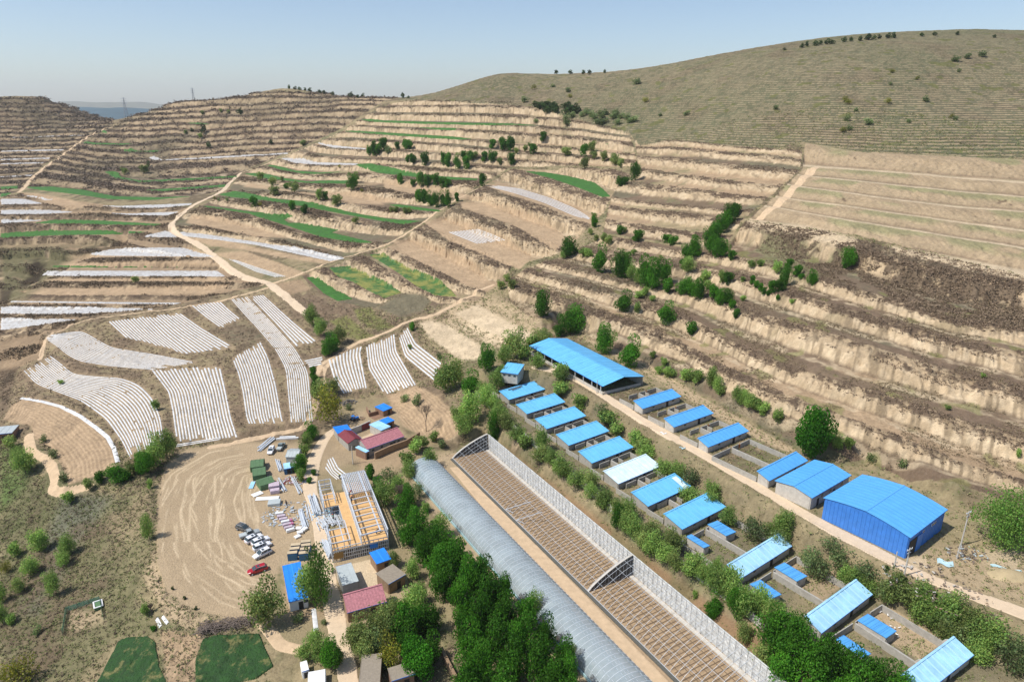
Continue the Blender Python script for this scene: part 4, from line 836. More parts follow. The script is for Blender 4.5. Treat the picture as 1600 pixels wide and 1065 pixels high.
N = 20; vs = []; fs = []; st_ = 3; nx = int(L/1.3)*st_
for i in range(nx+1):
    x = L*i/nx; s = 1-.016*math.sin(math.pi*((i % st_)/st_)) 
    for k in range(N+1): y, z = arc(k, N); vs.append((x, y*s, z*s))
for i in range(nx):
    for k in range(N): b = i*(N+1)+k; fs.append((b, b+N+1, b+N+2, b+1))
npf = npmesh('film_cover', np.array(vs), np.array(fs), M_PLAS, parent=tn, smooth=True)
for i in range(0, int(L/1.3)+1):
    t = MB(); t.tube([(L*i/int(L/1.3), arc(k, 12, WT+.02, HT+.01)[0], arc(k, 12, WT+.02, HT+.01)[1]) for k in range(13)], .038, 4, False)
    if i < 90: t.build('hoop', M_HOOP, tn)
t = MB()
for k in (3, 6, 9, 10, 11, 14, 17): y, z = arc(k, N); t.bar((0, y*.99, z*.98), (L, y*.99, z*.98), .05)
t.build('purlins', M_STEEL, tn); e = MB(); e.add([(0.02, *arc(k, N)) for k in range(N+1)], [tuple(range(N+1))]); e.build('end_film', M_PLAS, tn)
t = MB()
for y in (-4, -2, 0, 2, 4): t.bar((-.03, y, 0), (-.03, y, HT*math.sqrt(max(0, 1-(y/WT*2)**2))), .08)
t.bar((-.03, -WT/2, .05), (-.03, WT/2, .05), .1).bar((-.03, -5, 1.8), (-.03, 5, 1.8), .06).build('end_frame', M_STEEL, tn)
MB().box(0, L, -WT/2-.25, -WT/2-.05, 0, .7).box(0, L, WT/2+.05, WT/2+.25, 0, .5).build('side_curtain', mat('blue_side_curtain', (.30, .45, .48), .5, var=.2), tn)
g0 = up(762, 701, Z_G); g1 = up(986, 896, Z_G); gd = g1-g0; an = math.atan2(gd.y, gd.x); Ls = gd.length; L = Ls+48; gx = Vector((math.cos(an), math.sin(an), 0)); gy = Vector((gx.y, -gx.x, 0))
f0 = up(705, 714, Z_G); WS = abs((f0-g0).dot(gy)); HS = 5.3
sg = root('solar_greenhouse', g0, an, 'uncovered lean-to solar greenhouse frame with silver back wall and curved end walls', 'greenhouse')
def ga(t): return (-WS*t, HS*(1-t**1.3)**.78)       # arch from the back wall top (t=0) to the front foot
for s_, x in enumerate((0, Ls)):
    MB().prism([ga(t/14) for t in range(15)]+[(0, 0)], x-.18, x+.18).build('end_wall', M_DWALL, sg)
    t = MB()
    for q in range(14): t.bar((x, *ga(q/14)), (x, *ga((q+1)/14)), .5, .16)
    t.build('end_wall_coping', M_CLT, sg)
    rbw = MB()
    for q in range(12): yy = -WS*(q+.5)/12; zz = float(np.interp(-yy, [WS*t/14 for t in range(15)], [ga(t/14)[1] for t in range(15)])); rbw.box(x+.19, x+.22, yy-.03, yy+.03, 0, zz-.15)
    rbw.box(x+.19, x+.215, -WS*.97, -.1, .3, .36)
    rbw.build('wall_ribs', M_STEEL, sg)
MB().box(.3, L, .15, .4, 0, HS-.15).build('back_wall', M_FOIL, sg)
t = MB(); n = int(L/1.5)
for i in range(n+1): x = .3+i*1.5; t.bar((x, .02, 0), (x, .1, HS), .09); (t.bar((x, -.05, .3), (x+1.5, .05, 2.6), .05).bar((x+1.5, .02, 2.7), (x, .05, 5.0), .05) if i % 1 == 0 else None)
for z in (.9, 1.8, 2.7, 3.6, 4.5, 5.2): t.bar((.3, .03, z), (L, .03, z), .06)
t.build('back_wall_lattice', mat('white_lattice_steel', (.62, .62, .60), .5, .2), sg)
MB().box(.3, L, -1.1, -.1, 0, .22).build('back_bench', M_CLT, sg)
for i in range(0, n+1):
    x = .3+i*1.5
    if i < 95:
        t = MB()
        for q in range(10): t.bar((x, *ga(q/10)), (x, *ga((q+1)/10)), .05, .06)
        t.build('arch_rib', M_STEEL, sg)
t = MB()
for q in (2, 4, 6, 8): y, z = ga(q/10); t.bar((.3, y, z), (L, y, z), .045)
t.bar((.3, -WS, .1), (L, -WS, .1), .15).build('purlins', M_STEEL, sg)
# crop trellis rows on the soil inside
M_TRL = mat('dark_trellis_twine', (.21, .155, .10), .9)
t = MB(); k = 0; x = 1.0
while x < L: t.bar((x, -WS+.6, .16), (x, -1.4, .16), .07, .10); x += 1.05
for q in range(7): y = -1.8-q*(WS-2.4)/6.5; t.bar((.6, y, .35), (L, y, .35), .05, .14)
t.build('trellis_rows', M_TRL, sg)
mound = MB(); mound.box(.5, L, -WS-.9, -WS-.15, 0, .3).build('front_kerb', mat('dark_stone_kerb', (.10, .10, .085), .95, var=.4, vscale=3, bump=.1), sg)
for i, s_ in enumerate(((Ls*.47, 'left'), (Ls*.55, 'right'))):
    x = s_[0]; MB().bar((x, -WS+.2, .3), (x+4, -WS*.55, 3.2), .14).bar((x, -WS+.2, .3), (x+2.5, -WS+1, .4), .12).build('broken_rib', M_STEEL, sg)
# ------------------------------------------------------------------ village
def roofbox(name, label, cat, q, h, zg, mr, mw, prof=None, group=None, **kw):
    hs = prof or [(-.5, h), (.5, h+.25)]
    c, an, L, W = rect(q4(q), [zg+hs[0][1]]*2+[zg+hs[-1][1]]*2)
    return shed(name, label, cat, c, an, L, W, zg, hs, mr, mw, group, **kw)
h1 = roofbox('farmhouse', 'long grey walled house with weathered pink and maroon tiled roof', 'house', '573.6 702 631.6 682 618 669 560 689.6', 3, Z_V, M_PINK, M_CONC, [(-.5, 2.8), (.22, 4.6), (.5, 3.6)], over=.25, ribs=.7, wins=4)
h2 = roofbox('farmhouse', 'short house with maroon gable roof beside the bright blue flat roof', 'house', '545 694 528 680.5 548.6 671 565 685.6', 3, Z_V, M_RED, M_CONC, [(-.5, 2.7), (0, 3.7), (.5, 2.7)], over=.25, ribs=.7, door=(.1,), wins=2)
roofbox('outhouse', 'bright blue flat roofed outhouse against the maroon gable house', 'outhouse', '528 680 520 668 542 662 549 671', 2.6, Z_V, M_BLUE2, M_CONC, over=.15)
roofbox('outhouse', 'light blue roofed outhouse at the right of the upper courtyard', 'outhouse', '593 674 608.6 667 593.6 656 579 662', 2.8, Z_V, M_PALE, M_CLT, over=.2, wins=1)
roofbox('outhouse', 'small outhouse under a bright blue sheet, right of the light blue one', 'outhouse', '601 663 614 657.5 609 650 594 656', 2.7, Z_V, M_BLUE2, M_BRICK, over=.15, door=(.1,))
roofbox('animal_shelter', 'wavy blue lean-to roof beside the brick edged pen', 'shelter', '597 643 612 637.5 601 629 587 635', 2.2, Z_V, M_BLUE2, M_BRICK, over=.15, door=(.1,))
roofbox('brick_outhouse', 'small brick outhouse with blue sheet roof at the end of the pink roofed house', 'outhouse', '569 709 574 705.5 563.5 695 557.5 697', 2.6, Z_V, M_PALE, M_BRICK, over=.1, door=(.0,))
def wallrun(name, label, line, h, m, w_=.3, cap=None, z=Z_V, cat='wall'):
    P = [up(a, b, z) for a, b in pts(line)]; r = root(name, P[0], 0, label, cat); t = MB(); k = MB()
    for a, b in zip(P[:-1], P[1:]):
        a = a-P[0]; b = b-P[0]; a.z = b.z = h/2-.3; t.bar(a, b, w_, h+.6); a.z = b.z = h+.06; k.bar(a, b, w_+.15, .12)
    t.build('wall_body', m, r); k.build('coping', cap or m, r); return r
wallrun('earth_wall', 'long brown earth wall behind the pink roofed house', '586 717 610 706 635 697 656 684', 2.2, M_EARTH, .4)
wallrun('courtyard_wall', 'courtyard wall with rusty red gate between two outhouses', '549 679 562 674 579 666', 2.2, M_CLT, .25)
g_ = up(571, 670, Z_V); gt = root('courtyard_gate', g_, math.radians(50), 'rusty red sheet gate in the upper courtyard wall', 'gate'); MB().box(-1.7, -.03, -.3, -.2, .1, 2.1).build('gate_leaf', M_RED, gt); MB().box(.03, 1.7, -.3, -.2, .1, 2.1).build('gate_leaf', M_RED, gt); MB().box(-1.85, -1.7, -.35, -.1, 0, 2.4).box(1.7, 1.85, -.35, -.1, 0, 2.4).build('gate_frame', M_CONC, gt)
wallrun('pen_wall', 'low brick pen wall beside the wavy blue lean-to', '573 641 577 651 595 646', 1.4, M_BRICK, .25)
c, an, L, W = rect(q4('583 657 614 645 612 641 580 650'), [.0]*4); o = MB().box(-L/2, L/2, -W/2, W/2, .02, .12).build('brick_terrace', M_BRICK); o.location = c; o.rotation_euler = (0, 0, an); tag(o, 'strip of red brick paving between lean-to and outhouses', 'paving', kind='structure')
roofbox('grey_roofed_house', 'grey sheet roofed house at the left of the lower courtyard', 'house', '559.6 909 534 917 525 883.5 550 877.5', 3.0, Z_V, M_GREYR, M_CLT, over=.2, door=(.3,), wins=2)
h3 = roofbox('farmhouse', 'tiled house with dark maroon and snowy pink slopes beside the lane', 'house', '542 958 603 940 597 912 535 928.6', 3, Z_V, M_PINK, M_EARTH, [(-.5, 2.8), (.28, 4.7), (.5, 4.0)], over=.25, ribs=.6, wins=3)
roofbox('outhouse', 'ragged bright blue tarpaulin roof at the back of the lower courtyard', 'outhouse', '586 882 609 874 603 854 579 862.5', 2.6, Z_V, M_BLUE2, M_EARTH, over=.15)
roofbox('mud_roofed_house', 'brown mud roofed outhouse right of the lower courtyard', 'outhouse', '601 916 628 901 620 877 592.6 892.6', 2.9, Z_V, M_MUDR, M_EARTH, over=.2, ribs=5, door=(.1,))
bs = roofbox('site_hut_row', 'long bright blue roofed white walled hut beside the worked yard', 'hut', '451 941 482 933 469.6 877 441 884', 2.7, Z_V, M_BLUE2, M_WHITE, over=.25, ribs=1.0, door=(.1,), wins=1)
roofbox('storehouse', 'long grey roofed storehouse at the bottom edge beside the lane', 'storehouse', '566 1070 603 1066 588 1021 560 1023', 2.8, Z_V, M_MUDR, M_BRICK, over=.2, ribs=4)
roofbox('storehouse', 'small grey roofed storehouse right of the long one at the bottom edge', 'storehouse', '612 1064 650 1052 640 1033 605 1044', 2.8, Z_V, M_MUDR, M_BRICK, over=.2, ribs=4)
roofbox('white_cabin', 'tall white cabin left of the wide white cabin', 'cabin', '471 1050 482 1046 480 1031 470 1034', 2.4, -1, M_WHITE, M_WHITE, over=.05, ribs=3, door=(.1,))
roofbox('white_cabin', 'wide white cabin at the bottom edge beside the lane', 'cabin', '482 1070 510 1065 507 1045 481 1050', 2.4, -1, M_WHITE, M_WHITE, over=.05, ribs=3, door=(.1,))
roofbox('old_shed', 'grey roofed brick shed cut by the left edge beside the field', 'shed', '-20 680 22 676 27 664 -16 668', 2.8, G1(*at(15, 684).xy), M_GREYR, M_BRICK, over=.2, ribs=2)
wallrun('earth_wall', 'low earth wall below the forest edge at the bottom', '690 1020 700 1042 712 1066', 1.6, M_EARTH, .5)
# green tents and shelter
def tent(q, label):
    c, an, L, W = rect(q4(q), [Z_V+1.9]*4); r = root('canvas_tent', (c.x, c.y, 0), an, label, 'tent', 'green canvas tents in a row'); hw = W/2
    MB().prism([(-hw, 0), (-hw, 1.7), (0, 2.6), (hw, 1.7), (hw, 0)], -L/2, L/2).build('canvas', M_CANVAS, r); MB().box(L/2-.02, L/2+.04, -.5, .5, 0, 1.8).build('tent_flap', M_DARK, r)
    t = MB()
    for k in range(4): x = -L/2+.1+k*(L-.2)/3; t.bar((x, -hw-.03, 1.72), (x, 0, 2.64), .07).bar((x, hw+.03, 1.72), (x, 0, 2.64), .07)
    t.build('roof_seams', mat('pale_canvas_seam', (.13, .22, .12), .8), r)
tent('392 729 413 727 412 715 391 718', 'top green canvas tent of the three beside the yard'); tent('395 742.5 416.6 739 414 727.6 393.5 731', 'middle green canvas tent of the three beside the yard'); tent('405 759 428 751 423 742 401 748', 'bottom green canvas tent of the three beside the yard')
roofbox('steel_canopy', 'grey gabled sheet canopy right of the parked pickup', 'canopy', '467 714 448 714 451 701 472 701', 2.3, Z_V, M_GREYR, M_GREYR, [(-.5, 2.2), (0, 3.1), (.5, 2.2)], over=.2, open_front=True)
roofbox('site_tank_shed', 'small pale blue roofed hut below the grey canopy', 'hut', '443 733 455 731 453 722 443 724', 2.0, Z_V, M_PALE, M_NAVY, over=.1); roofbox('canvas_shelter', 'small green canvas shelter right of the pale blue hut', 'shelter', '454 730 463 728 461 723 452 724', 2.0, Z_V, M_CANVAS, M_CANVAS, over=.1)
# stacked dark blue cabins
CB = [(456.5, 862, 'front left'), (460, 855.5, 'middle left'), (462, 849.5, 'back left'), (474.5, 862, 'front right'), (476.5, 856, 'middle right'), (478, 850, 'third right'), (477.5, 844.5, 'rearmost right')]
cb0 = None
for u, v, l in CB:
    p = up(u, v, Z_V+2.2)
    if cb0 is None:
        cb0 = root('site_container', p, R(10)); MB().box(-1.15, 1.15, -.5, .5, 0, 2.1).build('body', M_NAVY, cb0); MB().box(-1.18, 1.18, -.53, .53, 2.1, 2.2).build('lid', M_WOODT, cb0); MB().box(-.9, .9, -.55, -.5, .4, 1.7).build('door_panel', mat('dark_teal_panel', (.02, .10, .19), .5), cb0); o = cb0
    else: o = copy_tree(cb0)
    o.location = (p.x, p.y, Z_V); tag(o, 'dark blue box with plywood lid, %s of the block of seven' % l, 'container', 'block of seven dark blue boxes')
# ------------------------------------------------------------------ steel framed house being built
A0 = up(519, 862, 3.1); B0 = up(607, 842, 3.1); T0 = up(566, 735, 6.2); T0.z = 3.1
fx = (B0-A0); an = math.atan2(fx.y, fx.x); ex, ey = dirs(an); LX = fx.length; LY = (T0-A0).dot(ey)
cs = root('steel_frame_house', A0-Vector((0, 0, 3.1)), an, 'unfinished galvanised steel frame house with orange plywood decks', 'building')
def lc(u, v, z): p = up(u, v, z)-A0; return p.dot(ex), p.dot(ey)
WX = lc(533, 741, 6.2)[0]; WX = max(min(WX, LX*.55), LX*.35)      # where the right wing starts
yl1 = lc(497, 795, 3.1)[1]; yl0 = lc(513, 829, 3.1)[1]; xl = lc(494, 765, 3.1)[0]; ytl = lc(489, 753, 6.2)[1]
xw = WX*.12
MB().box(WX, LX, 0, LY, 3.0, 3.12).box(WX-2.6, WX, 0, LY*.86, 2.985, 3.1).box(xw, WX-2.6, yl1, yl1+7.5, 3.0, 3.12).box(0, WX-2.6, 0, yl0, 3.0, 3.12).build('plywood_deck', M_PLY, cs)
jo = MB()
y = .3
while y < LY-.2: jo.box(WX+.1, LX-.1, y-.04, y+.04, 2.75, 2.98); y += .6
jo.build('floor_joists', M_STEEL, cs)
def studs(x0, y0, x1, y1, z0, z1, name='stud_wall', sp=.6, brace=True, bars=2):
    t = MB(); a = Vector((x0, y0, 0)); b = Vector((x1, y1, 0)); n = max(1, int((b-a).length/sp))
    for i in range(n+1):
        p = a+(b-a)*i/n; t.bar((p.x, p.y, z0), (p.x, p.y, z1), .13)
    for k in range(bars+1): z = z0+(z1-z0)*k/bars; t.bar((x0, y0, z), (x1, y1, z), .16)
    if brace:
        for i in range(0, n-3, 4): p = a+(b-a)*i/n; q = a+(b-a)*(i+3)/n; t.bar((p.x, p.y, z0), (q.x, q.y, z1), .06)
    t.build(name, M_STEEL, cs)
studs(0, 0, LX, 0, 0, 2.95, sp=.5, bars=3); studs(LX, 0, LX, LY, 0, 2.95); studs(LX, 0, LX, LY, 3.1, 5.6, sp=1.2); studs(WX, 0, WX, LY, 3.1, 5.9, sp=1.2); studs(WX-2.6, yl0, WX-2.6, yl1, 0, 2.95); studs(0, 0, 0, yl0, 0, 2.95); studs(0, 0, 0, yl0, 3.1, 5.4, sp=1.5)
studs(xw, yl1, WX-2.6, yl1, 0, 2.95, sp=1.6, brace=False); studs(xw, yl1, xw, yl1+11, 0, 2.95); studs(xw, yl1, xw, yl1+11, 3.1, 5.4, sp=1.6); studs(xw, yl1+11, WX-3.2, yl1+11, 3.1, 5.4, sp=1.6); studs(WX-3.2, yl1+1, WX-3.2, yl1+11, 3.1, 5.4, sp=1.6); studs(WX, LY, LX, LY, 0, 5.9, sp=.8)
studs(0, 0, LX, 0, 3.1, 3.9, sp=1.2, brace=False, bars=1)
tb = MB(); n = 7
for i in range(n+1):
    y = .1+(LY*.64)*i/n; tb.bar((WX, y, 5.9), ((WX+LX)/2+1.5, y, 6.1), .26, .3); tb.bar(((WX+LX)/2+1.5, y, 6.1), (LX, y, 5.6), .14, .22)
for x in (WX, (WX+LX)/2+1.5, LX): tb.bar((x, 0, 5.95), (x, LY, 5.95), .3, .25)
for y in (yl1+.1, yl1+5.5, yl1+11): tb.bar((xw, y, 5.4), (WX-3.2, y, 5.4), .14, .2)
for y in (.4, yl0*.34, yl0*.67, yl0): tb.bar((0, y, 5.2), (WX-2.7, y, 5.2), .24, .2)
for x in (.1, WX*.42, WX-2.7): tb.bar((x, .3, 5.2), (x, yl0, 5.2), .2, .18); tb.bar((x, .3, 3.1), (x, .3, 5.2), .16); tb.bar((x, yl0, 3.1), (x, yl0, 5.2), .16)
for y in (yl1+2.7, yl1+8.2): tb.bar((xw, y, 5.4), (WX-3.2, y, 5.4), .18, .18)
tb.build('roof_beams', M_STEEL, cs)
pu = MB(); x = WX+.2
while x < LX: pu.bar((x, LY*.64, 6.15), (x, LY, 6.15), .20, .14); x += .48
for k in range(12): y = LY*.64+k*(LY*.36)/11; pu.bar((WX, y, 6.28), (LX, y, 6.28), .12, .09)
pu.build('roof_purlins', M_STEEL, cs)
MB().box(WX-2.5, LX, .3, LY-.3, 0, .1).box(xw, WX-2.6, yl1, yl1+7.5, 0, .1).build('floor_slab', M_CONC, cs)
MB().box(.3, 2.6, -.15, -.05, .9, 2.6).build('plywood_panel', mat('brown_plywood', (.34, .20, .06), .7), cs)
MB().box(LX*.66, LX*.8, -.12, -.04, 1.6, 2.8).build('blue_wall_sheet', M_BLUE2, cs)
M_SHT = mat('pale_blue_plastic', (.45, .62, .66), .5, var=.2)
# loose material on the site
rnd = random.Random(4)
def pile(u0, v0, u1, v1, n, m, label, name='steel_bundle', w_=.18, spread=1.0, cat='steel bundle', hgt=.5, jit=.06):
    a = up(u0, v0, 0); b = up(u1, v1, 0); r = root(name, (a.x, a.y, G1(a.x, a.y)), 0, label, cat, 'loose building material on the site'); d = b-a; L = d.length; an = math.atan2(d.y, d.x); r.rotation_euler = (0, 0, an)
    t = MB()
    for i in range(n): y = (rnd.random()-.5)*spread; z = w_/2+rnd.random()*hgt; x0 = rnd.random()*L*.2; t.bar((x0, y, z), (L*(.8+.2*rnd.random()), y+(rnd.random()-.5)*L*jit, z), w_, w_)
    t.build('sections', m, r); t = MB()
    for k in (.25, .5, .75): t.box(L*k-.08, L*k+.08, -spread*.5, spread*.5, .02, .12)
    t.build('bearers', M_BARK, r); return r
pile(402, 706, 428, 684, 16, M_STEEL, 'fan of grey steel sections left of the two parked pickups', spread=2.2, w_=.25); pile(431, 686, 467, 684, 7, M_WHITE, 'long white wrapped bundle above the parked pickup', spread=1.1, w_=.4)
pile(433, 718, 439, 737, 12, M_STEEL, 'short grey bundle between tents and pale blue hut', spread=1.2); pile(434, 748, 446, 769, 9, M_STEEL, 'long slanting bundle right of the bottom tent', spread=1.0); pile(455, 743, 471, 774, 8, M_STEEL, 'thin slanting steel bundle beside the lane shrubs', spread=1.1)
pile(486, 774, 496, 808, 26, M_STEEL, 'thick stack of steel along the left side of the frame house', spread=2.0, hgt=1.0, w_=.22); pile(505, 846, 519, 874, 24, M_STEEL, 'thick stack of steel at the lower left corner of the frame house', spread=1.8, hgt=.9, w_=.22); pile(479, 787, 485, 815, 5, M_STEEL, 'thin rails lying in the lane', spread=.7, hgt=.1)
pile(468, 797, 478, 830, 14, M_STEEL, 'steel rails beside the lane below the junk', spread=1.6); pile(500, 812, 512, 826, 14, M_STEEL, 'loose steel in the mouth of the frame house court', spread=3.0, jit=.3); pile(520, 803, 530, 822, 18, M_STEEL, 'rows of steel studs in the frame house court', spread=3.4, jit=.05)
pile(510, 826, 519, 850, 10, M_STEEL, 'bent steel channels at the court edge', spread=1.4)
def pack(u, v, sx, sy, sz, m, label, rz=.3, name='wrapped_pallet'):
    p = up(u, v, 0); r = root(name, (p.x, p.y, G1(p.x, p.y)), rz, label, 'pallet', 'loose building material on the site'); MB().box(-sx/2, sx/2, -sy/2, sy/2, 0, .12).build('pallet_base', M_WOODT, r); b = MB().box(-sx/2, sx/2, -sy/2, sy/2, .12, sz)
    o = b.build('load', m, r); md = o.modifiers.new('round', 'BEVEL'); md.width = .12; md.segments = 2; MB().box(-sx/2-.02, sx/2+.02, -.05, .05, .1, sz+.02).build('strap', M_GREYR, r); return r
M_LILAC = mat('lilac_wrapped_insulation', (.50, .40, .46), .6, var=.3, vscale=2); M_MAG = mat('magenta_wrap', (.45, .12, .24), .6, var=.3, vscale=2)
pack(429, 763, 3.0, 2.4, 1.6, M_LILAC, 'big lilac white wrapped pallet below the bottom tent'); pack(430, 770, 2.6, 1.5, 1.3, M_LILAC, 'second lilac white pallet just below the big one'); pack(421, 760, 2.0, 1.6, 1.4, M_LILAC, 'small lilac pallet left of the big one', .6)
for i, (u, v) in enumerate(((437, 804), (440, 808.5), (443, 813), (446, 817), (448.5, 821.5), (451, 826), (454, 830))): pack(u, v, 2.2, .9, .9, M_LILAC if i % 3 else M_WHITE, '%s from the top of the slanting line of white bags' % ORD[i], .25+.05*i, 'bag_stack')
for i, (u, v) in enumerate(((453.5, 815), (455.5, 820))): pack(u, v, 1.2, 1, .8, M_MAG, '%s magenta bag beside the line of white bags' % ('upper', 'lower')[i], .5, 'bag_stack')
for i, (u, v) in enumerate(((467, 826), (469, 833), (465, 839), (476, 828))): pack(u, v, 1.6, 1.2, .5+.2*(i % 2), M_WHITE, ['white sheet pack beside the lane rails', 'second white sheet pack beside the lane rails, nearer', 'white crumpled pack above the dark blue boxes', 'white pack touching the lane edge'][i], i*.4, 'sheet_pack')
pack(394, 758, 1.3, 4.0, .25, M_PALE, 'pale blue board left of the bottom tent', .15, 'board_pack'); pack(402, 772, 3, 2, .25, M_WHITE, 'pale crumpled sheet below the pale blue board', .8, 'board_pack'); pack(418, 779, 6.5, 1.8, .3, M_WHITE, 'long white sheet below the lilac pallets', .1, 'board_pack'); pack(429, 787, 3.4, 2.6, .9, M_GREYR, 'grey pallet with dark top below the long white sheet', .2)
M_SCRAP = mat('dusty_grey_scrap', (.33, .36, .38), .6, var=.3)
def junk(name, label, cat, u, v, n, rad, mats, z=None, smin=.12, smax=.5, hgt=.5):
    p = at(u, v); r = root(name, p, 0, label, cat)
    for k, m in enumerate(mats):
        t = MB()
        for i in range(n):
            a = rnd.random()*6.28; d = rad*math.sqrt(rnd.random()); s = smin+(smax-smin)*rnd.random(); M = Matrix.Translation((math.cos(a)*d*1.3, math.sin(a)*d, rnd.random()*hgt*(1-d/rad)+.08)) @ Matrix.Rotation(rnd.random()*3, 4, 'Z') @ Matrix.Rotation((rnd.random()-.5)*.8, 4, 'X')
            t.box(-s, s, -s*.4, s*.4, -s*.15, s*.2, M)
        t.build('loose_pieces', m, r)
    tag(r, kind='stuff'); return r
junk('building_scrap', 'scattered steel offcuts and white sheets between tents and lane', 'scrap', 458, 803, 70, 6.5, [M_STEEL, M_SCRAP, M_GREYR]); junk('building_scrap', 'heap of coloured scrap under the lane shrubs', 'scrap', 462, 750, 30, 3, [M_LILAC, M_EARTH, M_RED, M_STEEL]); junk('building_scrap', 'steel offcuts inside the frame house court', 'scrap', 512, 803, 45, 3.4, [M_STEEL, M_PALE])
junk('stone_heap', 'heap of dark grey stones beside the big willow', 'stones', 544, 629, 70, 2.6, [mat('grey_rubble', (.14, .13, .12), .9, var=.3)], smin=.2, smax=.6, hgt=1.3); junk('scrap_heap', 'brown timber and scrap near the blue tractor', 'scrap', 558, 655, 25, 2.2, [M_BARK, M_EARTH]); junk('wood_heap', 'grey timber and wire heap below the utility pole', 'timber', 1512, 866, 26, 3.2, [M_GREYR, M_BARK, M_BARK], smin=.1, smax=.5)
junk('rubble_heap', 'dark rubble strewn along the road edge at right', 'rubble', 1440, 905, 50, 6, [M_BARK, M_CLT], smin=.1, smax=.4); junk('rubble_heap', 'brown rubble strip beside the road, farther right', 'rubble', 1500, 932, 40, 6, [M_BARK, M_EARTH], smin=.1, smax=.3)

for (u, v, sx_, sy_, l) in ((1572, 889, 5.5, .9, 'long pale blue plastic sheet lying over the sand heap'), (1477, 880, 3, 2, 'crumpled pale plastic sheet below the utility pole'), (1036, 677, 1.8, .7, 'white rubbish sheet on the verge below the road'), (1066, 700, 1.6, .7, 'pale blue rubbish sheet on the verge, nearer than the white one')):
    p = at(u, v); t = MB(); n = 6
    vs = [(sx_*(i/n-.5), sy_*(j/3-.5)+.4*math.sin(i*1.3), .12+.1*rnd.random()) for i in range(n+1) for j in range(4)]; t.add(vs, [(i*4+j, i*4+4+j, i*4+5+j, i*4+1+j) for i in range(n) for j in range(3)])
    o = t.build('plastic_sheet', M_SHT if u > 1400 or u > 1050 else M_WHITE); o.location = p; o.rotation_euler = (0, 0, -.45); md = o.modifiers.new('thick', 'SOLIDIFY'); md.thickness = .02; tag(o, l, 'plastic sheet')
sh = root('sand_heap', at(1575, 898), 0, 'low heap of straw coloured sand under the long blue sheet', 'sand'); t = MB(); n = 14
vs = [(0, 0, 1.1)]+[(math.cos(k*2*math.pi/n)*r_*(1+.15*rnd.random()), math.sin(k*2*math.pi/n)*r_*.6, h_) for r_, h_ in ((1.3, .9), (2.8, .4), (4.2, -.1)) for k in range(n)]
t.add(vs, [(0, 1+k, 1+(k+1) % n) for k in range(n)]+[(1+q*n+k, 1+(q+1)*n+k, 1+(q+1)*n+(k+1) % n, 1+q*n+(k+1) % n) for q in range(2) for k in range(n)]); t.build('heap', mat('straw_sand', (.42, .33, .19), .95, var=.2, bump=.1), sh, True)
